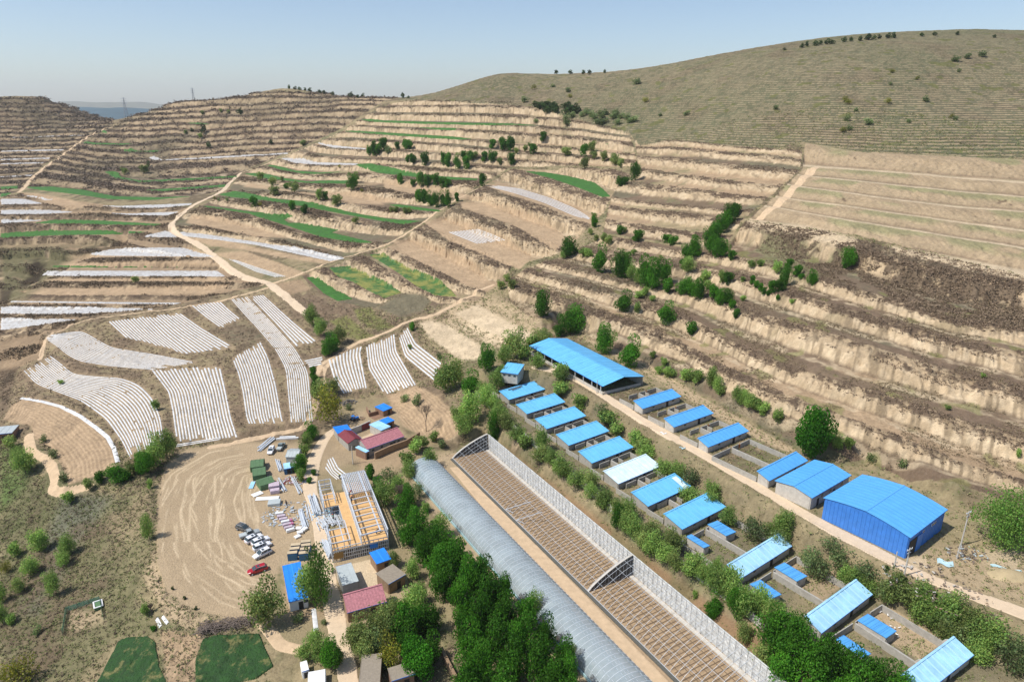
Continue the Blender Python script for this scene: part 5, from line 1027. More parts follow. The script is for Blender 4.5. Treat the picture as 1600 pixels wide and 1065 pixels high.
# ------------------------------------------------------------------ vehicles
def vehicle(kind, colr, name='parked_car'):
    pm = mat(kind+'_paint_%02d' % len(bpy.data.materials), colr, .28, spec=.6); r = root(name, (0, 0, 0)); hw = .92
    def loft(st, m, nm, par):   # stations: x, half width, bottom, top
        vs = []; fs = []
        for x, h_, z0, z1 in st:
            zm = (z0+z1)/2; ring = [(-h_*.9, z0), (-h_, zm), (-h_*.93, z1-.06), (-h_*.8, z1), (h_*.8, z1), (h_*.93, z1-.06), (h_, zm), (h_*.9, z0)]; vs += [(x, y, z) for y, z in ring]
        n = 8
        for i in range(len(st)-1): fs += [(i*n+k, i*n+(k+1) % n, (i+1)*n+(k+1) % n, (i+1)*n+k) for k in range(n)]
        fs += [tuple(range(n)), tuple(range((len(st)-1)*n, len(st)*n))[::-1]]
        return MB().add(vs, fs).build(nm, m, par)
    if kind == 'pickup':
        b = loft([(-2.6, .84, .45, .95), (-2.5, .9, .4, 1.02), (-.75, .92, .35, 1.02), (.9, .92, .35, 1.02), (1.9, .9, .35, .98), (2.45, .82, .4, .85), (2.55, .7, .45, .72)], pm, 'body', r)
        loft([(-.7, .80, 1.0, 1.62), (-.5, .80, 1.0, 1.72), (.5, .80, 1.0, 1.72), (1.15, .78, 1.0, 1.05)], M_GLASS, 'cabin_glass', r); MB().box(-.6, .5, -.68, .68, 1.70, 1.77).build('cabin_roof', pm, r); MB().box(-2.42, -.85, -.74, .74, .96, 1.03).build('load_bed', M_GREYR, r)
    else:
        rf = 1.62 if kind == 'suv' else 1.5
        b = loft([(-2.3, .78, .42, .95), (-2.2, .88, .36, 1.05), (-1.2, .92, .33, 1.05), (.9, .92, .33, 1.02), (1.8, .88, .35, .95), (2.25, .78, .4, .80), (2.35, .62, .45, .68)], pm, 'body', r)
        loft([(-2.15, .72, 1.0, 1.12), (-1.85, .78, 1.0, rf-.08), (-1.5, .80, 1.0, rf), (.2, .80, 1.0, rf), (.55, .78, 1.0, rf-.1), (1.15, .74, 1.0, 1.06)], M_GLASS, 'cabin_glass', r)
        t = MB().box(-1.75, .3, -.70, .70, rf-.03, rf+.035); ro = t.build('roof', pm, r); MB().box(-.55, .05, -.42, .42, rf+.036, rf+.05).build('sunroof', M_GLASS, ro)
        MB().box(-1.7, .25, -.72, -.68, rf+.03, rf+.08).box(-1.7, .25, .68, .72, rf+.03, rf+.08).build('roof_rail', M_STEEL, ro)
        t = MB()
        for x in (-1.0, -.05): t.bar((x, -.83, 1.0), (x, -.74, rf), .07).bar((x, .83, 1.0), (x, .74, rf), .07)
        t.bar((.35, -.80, rf-.02), (1.15, -.80, 1.02), .07).bar((.35, .80, rf-.02), (1.15, .80, 1.02), .07).build('window_pillars', pm, r)
    for x in (-1.4, 1.45):
        for s in (-1, 1):
            t = MB().tube([(x, s*.72, .33), (x, s*.93, .33)], .33, 14).build('wheel', M_TYRE, r); MB().tube([(x, s*.90, .33), (x, s*.945, .33)], .19, 10).build('rim', M_STEEL, t)
    for s in (-1, 1):
        MB().box(2.2, 2.36, s*.62-.14, s*.62+.14, .62, .78).build('headlight', M_WHITE, r); MB().box(-2.34 if kind != 'pickup' else -2.62, -2.2, s*.66-.12, s*.66+.12, .72, .92).build('tail_light', M_TAIL, r); MB().box(.75, .95, s*1.0-.09, s*1.0+.09, 1.0, 1.14).build('mirror', pm, r)
    return r
M_TYRE = mat('tyre_rubber', (.02, .02, .02), .85); M_TAIL = mat('red_lamp', (.4, .02, .02), .3)
def head(u, v, u2, v2): a = up(u, v, 0); b = up(u2, v2, 0); return math.atan2(b.y-a.y, b.x-a.x)
CARS = [('suv', (.10, .095, .09), (380.5, 825), (372, 821), (389, 827), 'dark bronze grey car at the top of the parked row'), ('pickup', (.33, .36, .36), (390, 833.5), (381, 836), (402, 829.5), 'silver grey pickup between the dark car and the white cars'),
        ('suv', (.72, .73, .75), (396.5, 841), (386, 845), (407, 835), 'white car with black sunroof, topmost of the white ones'), ('suv', (.70, .71, .74), (407, 845), (396, 850), (418, 840), 'white car second from the top of the white ones'),
        ('suv', (.71, .72, .75), (409.5, 853), (398, 857), (420, 848), 'white car third from the top of the white ones'), ('suv', (.74, .74, .74), (410, 864.5), (422, 859), (399, 870), 'lowest white car, nose towards the open yard'),
        ('car', (.36, .012, .02), (402.5, 889.5), (414, 885), (390, 893), 'bright red car parked apart below the white cars'), ('car', (.74, .74, .75), (423.5, 703.5), (426, 698), (421, 709), 'white car alone beside the fan of steel sections'), ('pickup', (.20, .24, .23), (439, 697.5), (433, 704), (443, 690), 'grey green pickup with loaded bed beside the canopy')]
for k, col_, c_, a_, b_, l in CARS:
    o = vehicle(k, col_, 'parked_pickup' if k == 'pickup' else 'parked_car'); p = up(c_[0], c_[1], .6); o.location = (p.x, p.y, G1(p.x, p.y)+.06); o.rotation_euler = (0, 0, head(*a_, *b_)); tag(o, l, 'pickup' if k == 'pickup' else 'car', 'vehicles parked on the worked yard' if c_[1] > 800 else None)
def tractor():
    r = root('farm_tractor', at(554, 657), .8, 'small blue farm tractor beside the scrap heap in the upper yard', 'tractor'); MB().box(0, 1.7, -.35, .35, .7, 1.2).build('bonnet', M_BLUE2, r); MB().box(-1.0, 0, -.6, .6, .8, 1.0).build('seat_deck', M_NAVY, r); MB().box(-1, 0, -.6, .6, 2.0, 2.08).bar((-.9, -.5, .9), (-.9, -.5, 2), .06).bar((-.9, .5, .9), (-.9, .5, 2), .06).bar((-.1, -.5, .9), (-.1, -.5, 2), .06).bar((-.1, .5, .9), (-.1, .5, 2), .06).build('cab', M_BLUE2, r)
    for x, s, ra in ((-.6, -1, .65), (-.6, 1, .65), (1.35, -1, .38), (1.35, 1, .38)): MB().tube([(x, s*.55, ra), (x, s*.85, ra)], ra, 14).build('wheel', M_TYRE, r)
tractor()
# ------------------------------------------------------------------ poles, pylons, fence
def pole(u, v, ut, vt, label, arm=True, cat='utility pole'):
    p = at(u, v); h = float(np.hypot(ut-u, vt-v))*(p.y*CP-(p.z-CZ)*SP)/FPX/.80; r = root('utility_pole', p, .5, label, cat); MB().tube([(0, 0, -.5), (0, 0, h)], [.17, .11], 8).build('shaft', M_CLT, r)
    if arm: MB().bar((-.9, 0, h-.4), (.9, 0, h-.4), .12).bar((-.6, 0, h-1.2), (.6, 0, h-1.2), .1).build('crossarm', M_STEEL, r); t = MB(); [t.tube([(x, 0, h-.35), (x, 0, h-.1)], .06, 6) for x in (-.8, 0, .8)]; t.build('insulators', M_WHITE, r)
    return r
pole(1412, 901, 1421, 859, 'concrete utility pole at the lower right corner of the warehouse'); pole(1501, 852, 1514, 804, 'tall concrete utility pole between warehouse and big willow'); pole(551.6, 724.6, 549.5, 700, 'thin concrete pole beside the kitchen plot', False)
pole(932.5, 614, 932, 596, 'lamp pole beside the road at the end of the long barn', False, 'lamp pole'); pole(1495, 872, 1499, 851, 'short concrete post beside the timber heap', False, 'post'); pole(1397, 885, 1401, 863, 'rusty wooden post beside the warehouse', False, 'post'); pole(1253, 983, 1255, 960, 'grey post at the left end of the shed above the goose pen', False, 'post')
def pylon(u, v, top, dist, label):
    a, y, c = ray(u, v); s = dist/float(y); p = Vector((float(a)*s, dist, CZ+float(c)*s)); h = (v-top)*dist/FPX/.95; r = root('lattice_pylon', p, .3, label, 'pylon'); t = MB(); b = h*.09; lv = [0, .2, .38, .54, .68, .8, .9, 1]
    f = lambda q: b*(1-q)**1.2+.25
    for q0, q1 in zip(lv[:-1], lv[1:]):
        a0, a1 = f(q0), f(q1); C0 = [(a0, a0), (-a0, a0), (-a0, -a0), (a0, -a0)]; C1 = [(a1, a1), (-a1, a1), (-a1, -a1), (a1, -a1)]
        for k in range(4): n = (k+1) % 4; t.bar((*C0[k], h*q0), (*C1[k], h*q1), .26); t.bar((*C0[k], h*q0), (*C1[n], h*q1), .13); t.bar((*C0[n], h*q0), (*C1[k], h*q1), .13); t.bar((*C1[k], h*q1), (*C1[n], h*q1), .13)
    t.build('lattice_mast', mat('grey_pylon_steel', (.34, .37, .40), .6), r); t = MB()
    for q in (.74, .85, .95): t.bar((-h*.12, 0, h*q), (h*.12, 0, h*q), .35).bar((-h*.12, 0, h*q), (0, 0, h*q+1.6), .25).bar((h*.12, 0, h*q), (0, 0, h*q+1.6), .25)
    t.build('crossarms', M_STEEL, r); return r
pylon(199, 190, 158, 1300, 'nearer lattice pylon in the gap between the hills'); pylon(304, 166, 142, 1250, 'lattice pylon standing on the ridge right of the gap')
# green net enclosure
P = [at(a, b) for a, b in pts('98 992 104 955 156 938 162 968')]; fr = root('green_net_fence', P[0], 0, 'green net fence round a bare patch on the lower left slope', 'fence'); t = MB(); k = MB()
for a, b in zip(P[:-1], P[1:]):
    n = max(1, int((b-a).length/2.2))
    for i in range(n):
        p = a+(b-a)*i/n-P[0]; q = a+(b-a)*(i+1)/n-P[0]; k.bar(p, p+Vector((0, 0, 1.5)), .08); t.bar(p+Vector((0, 0, .7)), q+Vector((0, 0, .7)), .04, 1.2)
t.build('net', mat('green_net', (.12, .36, .24), .8, alpha=.45), fr); k.build('posts', M_BARK, fr)
p = at(154, 947); o = root('white_pen_hut', p, .6, 'small white framed lid inside the green net fence', 'hut'); MB().box(-.9, .9, -1.3, 1.3, 0, .7).build('hut_body', M_CANVAS, o); MB().box(-1, 1, -1.4, -1.1, .7, .85).box(-1, 1, 1.1, 1.4, .7, .85).box(-1, -.7, -1.1, 1.1, .7, .85).box(.7, 1, -1.1, 1.1, .7, .85).build('lid_frame', M_WHITE, o)
# ------------------------------------------------------------------ people and animals
def skin(name, nodes, edges, m, parent=None, lvl=1):
    me = bpy.data.meshes.new(name); me.from_pydata([n[:3] for n in nodes], edges, []); me.materials.append(m); o = bpy.data.objects.new(name, me); COL.objects.link(o)
    md = o.modifiers.new('skin', 'SKIN'); 
    for v, n in zip(me.skin_vertices[0].data, nodes): v.radius = (n[3], n[3]); v.use_root = False
    me.skin_vertices[0].data[0].use_root = True; o.modifiers.new('sub', 'SUBSURF').levels = lvl
    if parent: o.parent = parent
    return o
def person(loc, rz, top, legs, hat, label, bend=0.):
    r = root('person', loc, rz, label, 'person'); f = bend
    N = [(0, 0, .92, .15), (f*.35, 0, 1.15-f*.1, .15), (f*.7, 0, 1.38-f*.25, .17), (f*.85, 0, 1.5-f*.3, .07), (f*.95, 0, 1.62-f*.35, .105), (f*.7, .2, 1.4-f*.25, .075), (f*.7, -.2, 1.4-f*.25, .075), (f*.8+.1, .3, 1.12-f*.3, .055), (f*.8+.1, -.3, 1.12-f*.3, .055), (f+.25, .28, .92-f*.3, .045), (f+.25, -.28, .92-f*.3, .045),
         (0, .11, .85, .11), (0, -.11, .85, .11), (.12, .13, .47, .08), (-.03, -.13, .47, .08), (.02, .14, .08, .055), (-.12, -.14, .08, .055), (.16, .14, .04, .05), (.03, -.14, .04, .05)]
    E_ = [(0, 1), (1, 2), (2, 3), (3, 4), (2, 5), (2, 6), (5, 7), (6, 8), (7, 9), (8, 10), (0, 11), (0, 12), (11, 13), (12, 14), (13, 15), (14, 16), (15, 17), (16, 18)]
    b = skin('body', N, E_, M_SKIN, r)
    jk = [(n[0], n[1], n[2], n[3]+.03) for n in (N[0], N[1], N[2], N[5], N[6], N[7], N[8])]; skin('jacket', jk, [(0, 1), (1, 2), (2, 3), (2, 4), (3, 5), (4, 6)], top, r)
    tr = [(n[0], n[1], n[2], n[3]+.025) for n in (N[0], N[11], N[12], N[13], N[14], N[15], N[16])]; skin('trousers', tr, [(0, 1), (0, 2), (1, 3), (2, 4), (3, 5), (4, 6)], legs, r)
    h = N[4]; vs = []; fs = []; t = MB(); t.tube([(h[0], 0, h[2]+.02), (h[0], 0, h[2]+.08), (h[0], 0, h[2]+.15)], [.17, .14, .05], 10).build('hard_hat', hat, r)
M_SKIN = mat('skin', (.35, .20, .13), .6); M_C1 = mat('green_jacket', (.06, .16, .12), .8); M_C2 = mat('dark_clothes', (.02, .022, .03), .8); M_C3 = mat('maroon_jacket', (.16, .02, .03), .8); M_HY = mat('yellow_hat', (.75, .6, .05), .4); M_HR = mat('red_hat', (.6, .05, .02), .4)
def onsite(u, v, z): return up(u, v, z)
person(onsite(530.5, 747.5, 0), 1.0, M_C1, M_C2, M_HY, 'worker in green jacket and yellow hat beside the mulch rows, left one of a pair'); person(onsite(533.8, 748.5, 0), 2.4, M_C2, M_C2, M_HY, 'worker in black with yellow hat at the top corner of the frame house', .5)
person(onsite(546, 773.5, 6.3), .6, M_C3, M_C2, M_C3, 'worker in maroon bending over the roof purlins', .7); person(onsite(549.5, 783, 6.0), 1.4, M_C2, M_C2, M_HR, 'worker with red hat at the lower edge of the roof purlins', .4); person(onsite(521, 812, .2), 2.0, M_C1, M_C2, M_HR, 'worker in green crouched over steel in the frame house court', .8); person(onsite(447.5, 789, 0), 1.0, M_C2, M_C2, M_C2, 'person in black standing among the building scrap'); person(onsite(588.5, 833.5, 3.12), 1.0, M_C2, M_C2, M_C2, 'worker in black crouched on the lower end of the plywood deck', .9)
M_GSE = mat('white_feathers', (.78, .77, .74), .8); M_BEAK = mat('orange_beak', (.6, .25, .03), .5); goose0 = None
GE = [(1374, 957.5), (1376, 955.5), (1380, 954), (1383, 956.5), (1387, 962), (1392, 967), (1395, 965), (1409, 971), (1391.5, 979), (1398, 982), (1404.5, 981.5), (1401, 992), (1403, 996)]
GN = [(0, 0, .42, .17), (.22, 0, .45, .14), (-.25, 0, .42, .12), (-.42, 0, .48, .04), (.36, 0, .62, .055), (.38, 0, .8, .04), (.42, 0, .92, .055), (.50, 0, .90, .03), (0, .09, .2, .03), (0, -.09, .2, .03), (.02, .09, .02, .025), (.02, -.09, .02, .025)]
for i, (u, v) in enumerate(GE):
    p = up(u, v, Z_S)
    if goose0 is None:
        goose0 = root('goose', p, 0); skin('body', GN, [(0, 1), (0, 2), (2, 3), (1, 4), (4, 5), (5, 6), (6, 7), (0, 8), (0, 9), (8, 10), (9, 11)], M_GSE, goose0); MB().tube([(.48, 0, .9), (.6, 0, .87)], [.03, .012], 6).build('beak', M_BEAK, goose0); o = goose0
    else: o = copy_tree(goose0)
    o.location = p; o.rotation_euler = (0, 0, i*1.9); o.scale = (.72,)*3; tag(o, 'white goose on pale soil, one of the flock in the goose pen', 'goose', 'white geese in the deep pen')
p = up(1271, 886, Z_S); cw = root('cow', p, -.5, 'black cow standing on the bare soil of the deep pen', 'cow')
skin('body', [(0, 0, 1.0, .36), (.5, 0, 1.02, .36), (-.55, 0, 1.02, .34), (-.9, 0, 1.1, .18), (.85, 0, 1.15, .22), (1.15, 0, 1.3, .17), (1.45, 0, 1.15, .12), (.6, .22, .7, .12), (.6, -.22, .7, .12), (-.75, .22, .75, .13), (-.75, -.22, .75, .13), (.62, .22, .4, .07), (.58, -.22, .4, .07), (-.86, .22, .42, .07), (-.82, -.22, .42, .07), (.6, .22, .04, .06), (.62, -.22, .04, .06), (-.78, .22, .04, .06), (-.76, -.22, .04, .06), (-1.0, 0, .9, .04), (-1.02, 0, .5, .03)],
     [(0, 1), (0, 2), (2, 3), (1, 4), (4, 5), (5, 6), (1, 7), (1, 8), (2, 9), (2, 10), (7, 11), (8, 12), (9, 13), (10, 14), (11, 15), (12, 16), (13, 17), (14, 18), (3, 19), (19, 20)], mat('black_hide', (.012, .011, .01), .7), cw); MB().tube([(1.1, .1, 1.42), (1.1, .3, 1.5)], [.05, .015], 6).tube([(1.1, -.1, 1.42), (1.1, -.3, 1.5)], [.05, .015], 6).build('ears', mat('black_ear', (.012, .011, .01), .7), cw)
# ------------------------------------------------------------------ trees and shrubs
def leafmat(name, col, var=.55):
    m = mat(name, col, .65, spec=.25); t = m.node_tree; b = t.nodes['Principled BSDF']
    oi = t.nodes.new('ShaderNodeObjectInfo'); at_ = t.nodes.new('ShaderNodeAttribute'); at_.attribute_name = 'tint'
    mr = t.nodes.new('ShaderNodeMapRange'); mr.inputs[3].default_value = 1-var*.6; mr.inputs[4].default_value = 1+var*.6; t.links.new(oi.outputs['Random'], mr.inputs[0])
    mm = t.nodes.new('ShaderNodeVectorMath'); mm.operation = 'MULTIPLY'; mm.inputs[1].default_value = col; t.links.new(at_.outputs['Color'], mm.inputs[0])
    sc = t.nodes.new('ShaderNodeVectorMath'); sc.operation = 'SCALE'; t.links.new(mm.outputs[0], sc.inputs[0]); t.links.new(mr.outputs[0], sc.inputs['Scale']); t.links.new(sc.outputs[0], b.inputs['Base Color'])
    tr = t.nodes.new('ShaderNodeBsdfTranslucent'); t.links.new(sc.outputs[0], tr.inputs['Color']); mx_ = t.nodes.new('ShaderNodeMixShader'); mx_.inputs[0].default_value = .5
    t.links.new(b.outputs[0], mx_.inputs[1]); t.links.new(tr.outputs[0], mx_.inputs[2]); t.links.new(mx_.outputs[0], t.nodes['Material Output'].inputs['Surface']); return m
KINDS = {  # leaf colour, lumps, leaves, leaf size, openness, shape
 'd': (leafmat('dark_poplar_leaves', (.062, .20, .014)), 19, 4300, .052, .45, 'oval'),
 'o': (leafmat('olive_willow_leaves', (.22, .30, .085)), 20, 2600, .045, .8, 'round'),
 'w': (leafmat('fresh_willow_leaves', (.24, .38, .09)), 22, 2700, .045, .85, 'round'),
 'b': (leafmat('bright_elm_leaves', (.06, .24, .012)), 26, 6500, .050, .35, 'round'),
 'g': (leafmat('greyish_shrub_leaves', (.18, .25, .095)), 12, 900, .07, .9, 'low'),
 'p': (leafmat('tall_poplar_leaves', (.060, .135, .018)), 16, 2200, .042, .6, 'tall'),
 'y': (leafmat('yellow_green_leaves', (.22, .24, .03)), 14, 1300, .055, .9, 'round'),
 'W': (leafmat('huge_willow_leaves', (.14, .27, .05)), 30, 9000, .028, .8, 'round'),
 's': (leafmat('small_far_tree_leaves', (.045, .085, .022)), 6, 220, .17, .6, 'oval')}
def crown_mesh(kind, seed, sub=1., big=1.):
    m, nl, nf, ls, op, shp = KINDS[kind]; ls *= big; r = np.random.RandomState(seed); nf = int(nf*sub)
    L = []
    for i in range(nl):
        d = r.normal(size=3); d /= np.linalg.norm(d); q = r.rand()**.5*.36
        c = d*q; c[2] = c[2]*1.15+.58
        if shp == 'tall': c = np.array([d[0]*.24*r.rand(), d[1]*.24*r.rand(), .16+.8*(i+.5)/nl]); rad = .20*(1-.5*abs((i+.5)/nl-.35))
        elif shp == 'low': c[2] = .30+.32*r.rand(); rad = .18+.12*r.rand()
        else: rad = .15+.13*r.rand()
        L.append((c, rad, .72+.56*r.rand()))
    w_ = np.array([l[1]**2 for l in L]); w_ /= w_.sum(); k = r.choice(nl, nf, p=w_)
    C_ = np.array([L[i][0] for i in k]); RD = np.array([L[i][1] for i in k]); TN = np.array([L[i][2] for i in k])
    d = r.normal(size=(nf, 3)); d /= np.linalg.norm(d, axis=1)[:, None]; rr_ = RD*(1-.55*r.rand(nf)**1.6*op/.9)*(1+.18*op*(r.rand(nf)-.3)); P = C_+d*rr_[:, None]
    rq = np.percentile(np.hypot(P[:, 0], P[:, 1]), 96); P[:, :2] *= .5/rq; C_[:, :2] *= .5/rq; z0, z1 = np.percentile(P[:, 2], (2, 99)); lo = {'oval': .08, 'round': .14, 'tall': .12, 'low': .02}[shp]
    P[:, 2] = lo+(P[:, 2]-z0)/(z1-z0)*(.98-lo); P[:, 2] = np.maximum(P[:, 2], .02); P[:, 0] += .06*np.sin(P[:, 2]*7+seed); d = np.where(np.abs(d) < 9, d, d)
    n = d*.7+r.normal(size=(nf, 3))*.55; n /= np.linalg.norm(n, axis=1)[:, None]; a = np.cross(n, r.normal(size=(nf, 3))); a /= np.linalg.norm(a, axis=1)[:, None]; b = np.cross(n, a)
    s = (ls*(.6+.8*r.rand(nf)))[:, None]*.5; a = a*s; b = b*s*(1.3 if kind in 'wo' else .8)
    vs = np.stack([P-a, P-b*.9, P+a, P+b], 1).reshape(-1, 3); fs = np.arange(nf*4).reshape(-1, 4)
    tn = np.repeat(TN*(.72+.56*r.rand(nf)), 4)[:, None]*np.array([1, 1, 1]); tn[:, 0] *= np.repeat(.85+.4*r.rand(nf), 4)
    o = npmesh('crown', vs, fs, m, colors=tn); me = o.data; bpy.data.objects.remove(o); return me
def trunk_mesh(kind, seed):
    r = random.Random(seed); t = MB(); hh = .9 if kind == 'p' else .62
    t.tube([(0, 0, -.04), (.01, 0, .12), (.015, .01, .3), (0, 0, hh)], [.026, .021, .016, .004], 6)
    for i in range(5):
        a = i*1.26+r.random(); z = .16+.07*i; l = .26+.1*r.random()
        if kind != 'p': t.tube([(.01, 0, z), (math.cos(a)*l*.55, math.sin(a)*l*.55, z+.14), (math.cos(a)*l, math.sin(a)*l, z+.34)], [.012, .008, .003], 4)
    o = t.build('trunk', M_BARK); me = o.data; bpy.data.objects.remove(o); return me
CM = {k: [crown_mesh(k, 10+i) for i in range(5 if k in 'dow' else 3)] for k in KINDS}; TM = {k: [trunk_mesh(k, i) for i in range(2)] for k in 'dowbgpysW'}
LOW = {k: [crown_mesh(k, 40+i, .42, 1.9) for i in range(4)] for k in 'dowg'}
NM = {'d': 'broadleaf_tree', 'o': 'willow_tree', 'w': 'willow_tree', 'W': 'willow_tree', 'b': 'elm_tree', 'g': 'shrub', 'p': 'poplar_tree', 'y': 'broadleaf_tree', 's': 'broadleaf_tree'}
LK = {'d': 'dark green tree', 'o': 'olive green tree', 'w': 'fresh green willow', 'W': 'huge willow', 'b': 'dense bright green tree', 'g': 'grey green shrub', 'p': 'tall narrow green tree', 'y': 'yellow green tree', 's': 'small dark tree'}
ONES = ['first', 'second', 'third', 'fourth', 'fifth', 'sixth', 'seventh', 'eighth', 'ninth', 'tenth', 'eleventh', 'twelfth', 'thirteenth', 'fourteenth', 'fifteenth', 'sixteenth', 'seventeenth', 'eighteenth', 'nineteenth']
def ordw(n):
    if n < 20: return ONES[n-1]
    t = ['', '', 'twent', 'thirt', 'fort', 'fift', 'sixt', 'sevent', 'eight'][n//10]
    return t+'ieth' if n % 10 == 0 else t+'y-'+ONES[n % 10-1]
TR = random.Random(11); TREES = 0
def plant(spec, phrase, group, labels=None):
    """spec: list of (u, v foot, height px, width px, kind)"""
    global TREES
    spec = sorted(spec, key=lambda s: (s[0], s[1]))
    x, y, z, f = hit(H, [s[0] for s in spec], [s[1] for s in spec])
    for i, (u, v, hp, wp, k) in enumerate(spec):
        xx, yy, zz = float(x[i]), float(y[i]), float(z[i]); dep = yy*CP-(zz-CZ)*SP; dist = math.sqrt(xx*xx+yy*yy+(zz-CZ)**2); el = math.sqrt(xx*xx+yy*yy)/dist
        hm = hp*dep/FPX/max(el, .6); wm = wp*dep/FPX
        hm = max(hm-wm*.25*(1-el), wm*.7)
        tiny = hp < 24 and k in LOW; r = root(NM[k], (xx, yy, zz-.05), TR.random()*6.28)
        cme = TR.choice(LOW[k] if tiny else CM[k]); c = bpy.data.objects.new('crown', cme); COL.objects.link(c); c.parent = r
        t = bpy.data.objects.new('trunk' if k != 'g' else 'stem', TR.choice(TM[k])); COL.objects.link(t); t.parent = r
        sw = wm*(.92+.16*TR.random()); r.scale = (sw, sw*(.9+.2*TR.random()), hm)
        lb = labels[i] if labels else '%s, %s from the left of %s' % (LK[k], ordw(i+1), phrase)
        tag(r, lb, 'shrub' if k == 'g' else 'tree', group); TREES += 1
def T(s, k='d'):
    out = []
    for q in s.split(';'):
        a = q.split()
        if a: out.append((float(a[0]), float(a[1]), float(a[2]), float(a[3]), a[4] if len(a) > 4 else k))
    return out
plant(T('849 221 15 10;832 240 16 14;913 245 20 13;925 238 17 13 o;914 264 18 15 o;928 248 12 13 o;944 252 16 12 o;960 258 18 16 o;970 262 14 11 o;992 282 28 17;971 290 14 20;885 243 11 18 o;770 232 14 12;787 235 20 16;797 236 22 15;577 242 14 9;585 243 22 12;592 241 16 12;600 236 20 13;607 240 12 12 g;621 234 12 8;634 233 15 12;641 233 14 12;637 254 12 7;646 255 15 12;665 258 20 14;693 258 20 10;700 261 22 12;715 264 24 12;729 264 20 11;724 250 14 10;735 250 14 13;742 249 12 10 o;757 252 15 13;769 252 16 14;781 257 10 9 o;799 257 18 12;754 291 20 13;820 237 10 9 o;806 240 9 8 o'),
      'trees on the upper spur', 'trees on the upper part of the central spur')
plant(T('626 288 17 10;645 290 10 9;658 292 24 13;668 291 18 14;682 289 18 12;692 293 16 12;699 293 14 12;550 297 26 16;556 285 16 14 o;655 316 20 12;663 318 22 12;672 322 24 13;681 324 24 14;692 322 24 13;700 323 26 13;714 315 14 9;500 313 18 11 w;508 313 14 9;527 322 18 14 o;407 281 12 12 o;425 290 13 13 o;441 284 9 7 o;429 305 14 15 o;447 295 9 10;460 300 16 16 o;397 323 16 12;407 322 7 7 y;456 329 16 12;476 334 15 12;556 349 10 11 o;612 331 8 9 o;619 332 9 9 o;634 334 10 9 o;640 333 9 8 o;530 262 5 6 y;565 300 6 6 y;335 312 6 6 y;342 314 6 5 g;355 314 6 6 g'), 'trees beside the green spur strips', 'trees on the lower part of the central spur')
plant(T('320 208 14 10;375 179 10 10;326 231 9 11;314 216 8 8 o;423 226 8 9;474 228 9 11 o;231 260 8 6;226 270 12 12 o;195 272 10 10 o;357 177 5 5 o;316 179 6 6 o;213 441 10 11 o;300 206 6 7;290 209 6 6 o;346 176 6 5 o', 's'), 'trees on the far middle hill', 'lone trees on the far middle hill')
plant(T('888 401 32 25;880 404 12 10 w;912 402 14 14 w;920 402 14 13 w;937 425 44 24;966 434 44 26;977 434 40 22;986 438 32 18 w;995 444 26 14 w;1007 448 50 26;1018 452 50 26;1035 442 40 22;1044 457 22 18;997 377 18 17;968 366 14 12;976 364 9 8 o;923 367 10 9 o;931 376 9 9 o;943 378 14 10 o;950 381 14 13 o;1040 379 13 14;1050 382 14 16;990 399 10 9 w;899 394 8 8 w;928 342 10 10 o;929 355 18 11;1121 402 30 22;1131 400 26 18;1143 406 16 13;1113 398 32 22;1106 388 34 22;1116 376 30 22;1124 364 28 22;1134 354 26 22;1141 345 28 22;1149 338 20 16;1075 406 28 20;1084 401 34 22;1075 426 26 22 w;1068 420 16 12;1324 420 34 22'), 'trees on the mid slope', 'dark trees on the terraces of the mid slope')
plant(T('847 494 42 27;885 522 34 26;898 520 44 34;873 525 18 16;945 551 46 32;985 572 48 34;975 485 32 28;995 488 16 12 w;1007 462 14 12 w;1042 506 36 27;1081 523 20 17;1065 460 24 20;1075 456 24 20;1090 468 34 20;1084 462 24 18;1100 440 18 16 w;1116 466 22 18;1126 476 26 20;1136 474 24 20;1143 482 14 11;1150 497 15 11;1128 442 20 16 w;1137 444 20 16;1175 418 12 12 w;1186 416 10 10 w;1190 416 10 8 w;1213 426 18 16 w;1218 455 24 18;1227 446 34 18;1233 418 14 12;1205 458 20 12;1193 460 12 9;1200 462 10 8;1246 430 16 16;1252 436 9 9;1267 446 26 17;1175 444 14 10;1182 450 12 10;1188 454 12 9;1238 474 7 10 w;1215 468 8 7;1105 452 14 16 w;1160 440 8 8 w;1160 470 9 9 w;1020 470 8 12 w;1000 465 9 16 w;1590 716 16 9 w'), 'trees above the open barn', 'trees on the lower terraces above the farm')
plant(T('1267 716 80 58 b'), '', None, ['big dense bright green tree behind the blue shed beside the road'])
plant(T('1563 852 88 90 W'), '', None, ['huge spreading willow at the right edge above the bare yard'])
plant(T('1306 702 28 20 w;1292 690 26 16 w;1325 700 18 14 w;1072 594 18 20 w;1080 596 16 14 w;1090 599 22 16 w;1112 606 34 22 w;1120 612 26 16 w;1126 617 14 14 w;1152 630 28 20 w;1162 634 26 20 w;1172 640 26 22 w;1182 644 22 20 w;1192 650 22 20 w;1214 658 20 20 w;1030 584 12 14 w;1042 588 16 14 w;1050 590 14 14 w;1037 572 14 12 w;958 575 14 14 g;1480 640 8 10 w;1535 590 8 8 w;1020 560 12 10 w;1360 720 12 14 g;1410 730 14 16 g'), 'plants behind the road side sheds', 'young willows on the bank behind the road side sheds')
rr_ = random.Random(5)
def along(line, n, hp, wp, kinds, jit, sc1=1.4):
    L = pts(line); s = np.r_[0, np.cumsum(np.hypot(*np.diff(L, axis=0).T))]; out = []
    for i in range(n):
        q = (i+.5)/n; t = q**.88*s[-1]; u = np.interp(t, s, L[:, 0]); v = np.interp(t, s, L[:, 1]); k = 1+(sc1-1)*q
        out.append((u+rr_.uniform(-jit, jit)*k, v+rr_.uniform(-jit, jit)*.6*k, rr_.uniform(.75, 1.25)*hp*k, rr_.uniform(.8, 1.25)*wp*k, rr_.choice(kinds)))
    return out
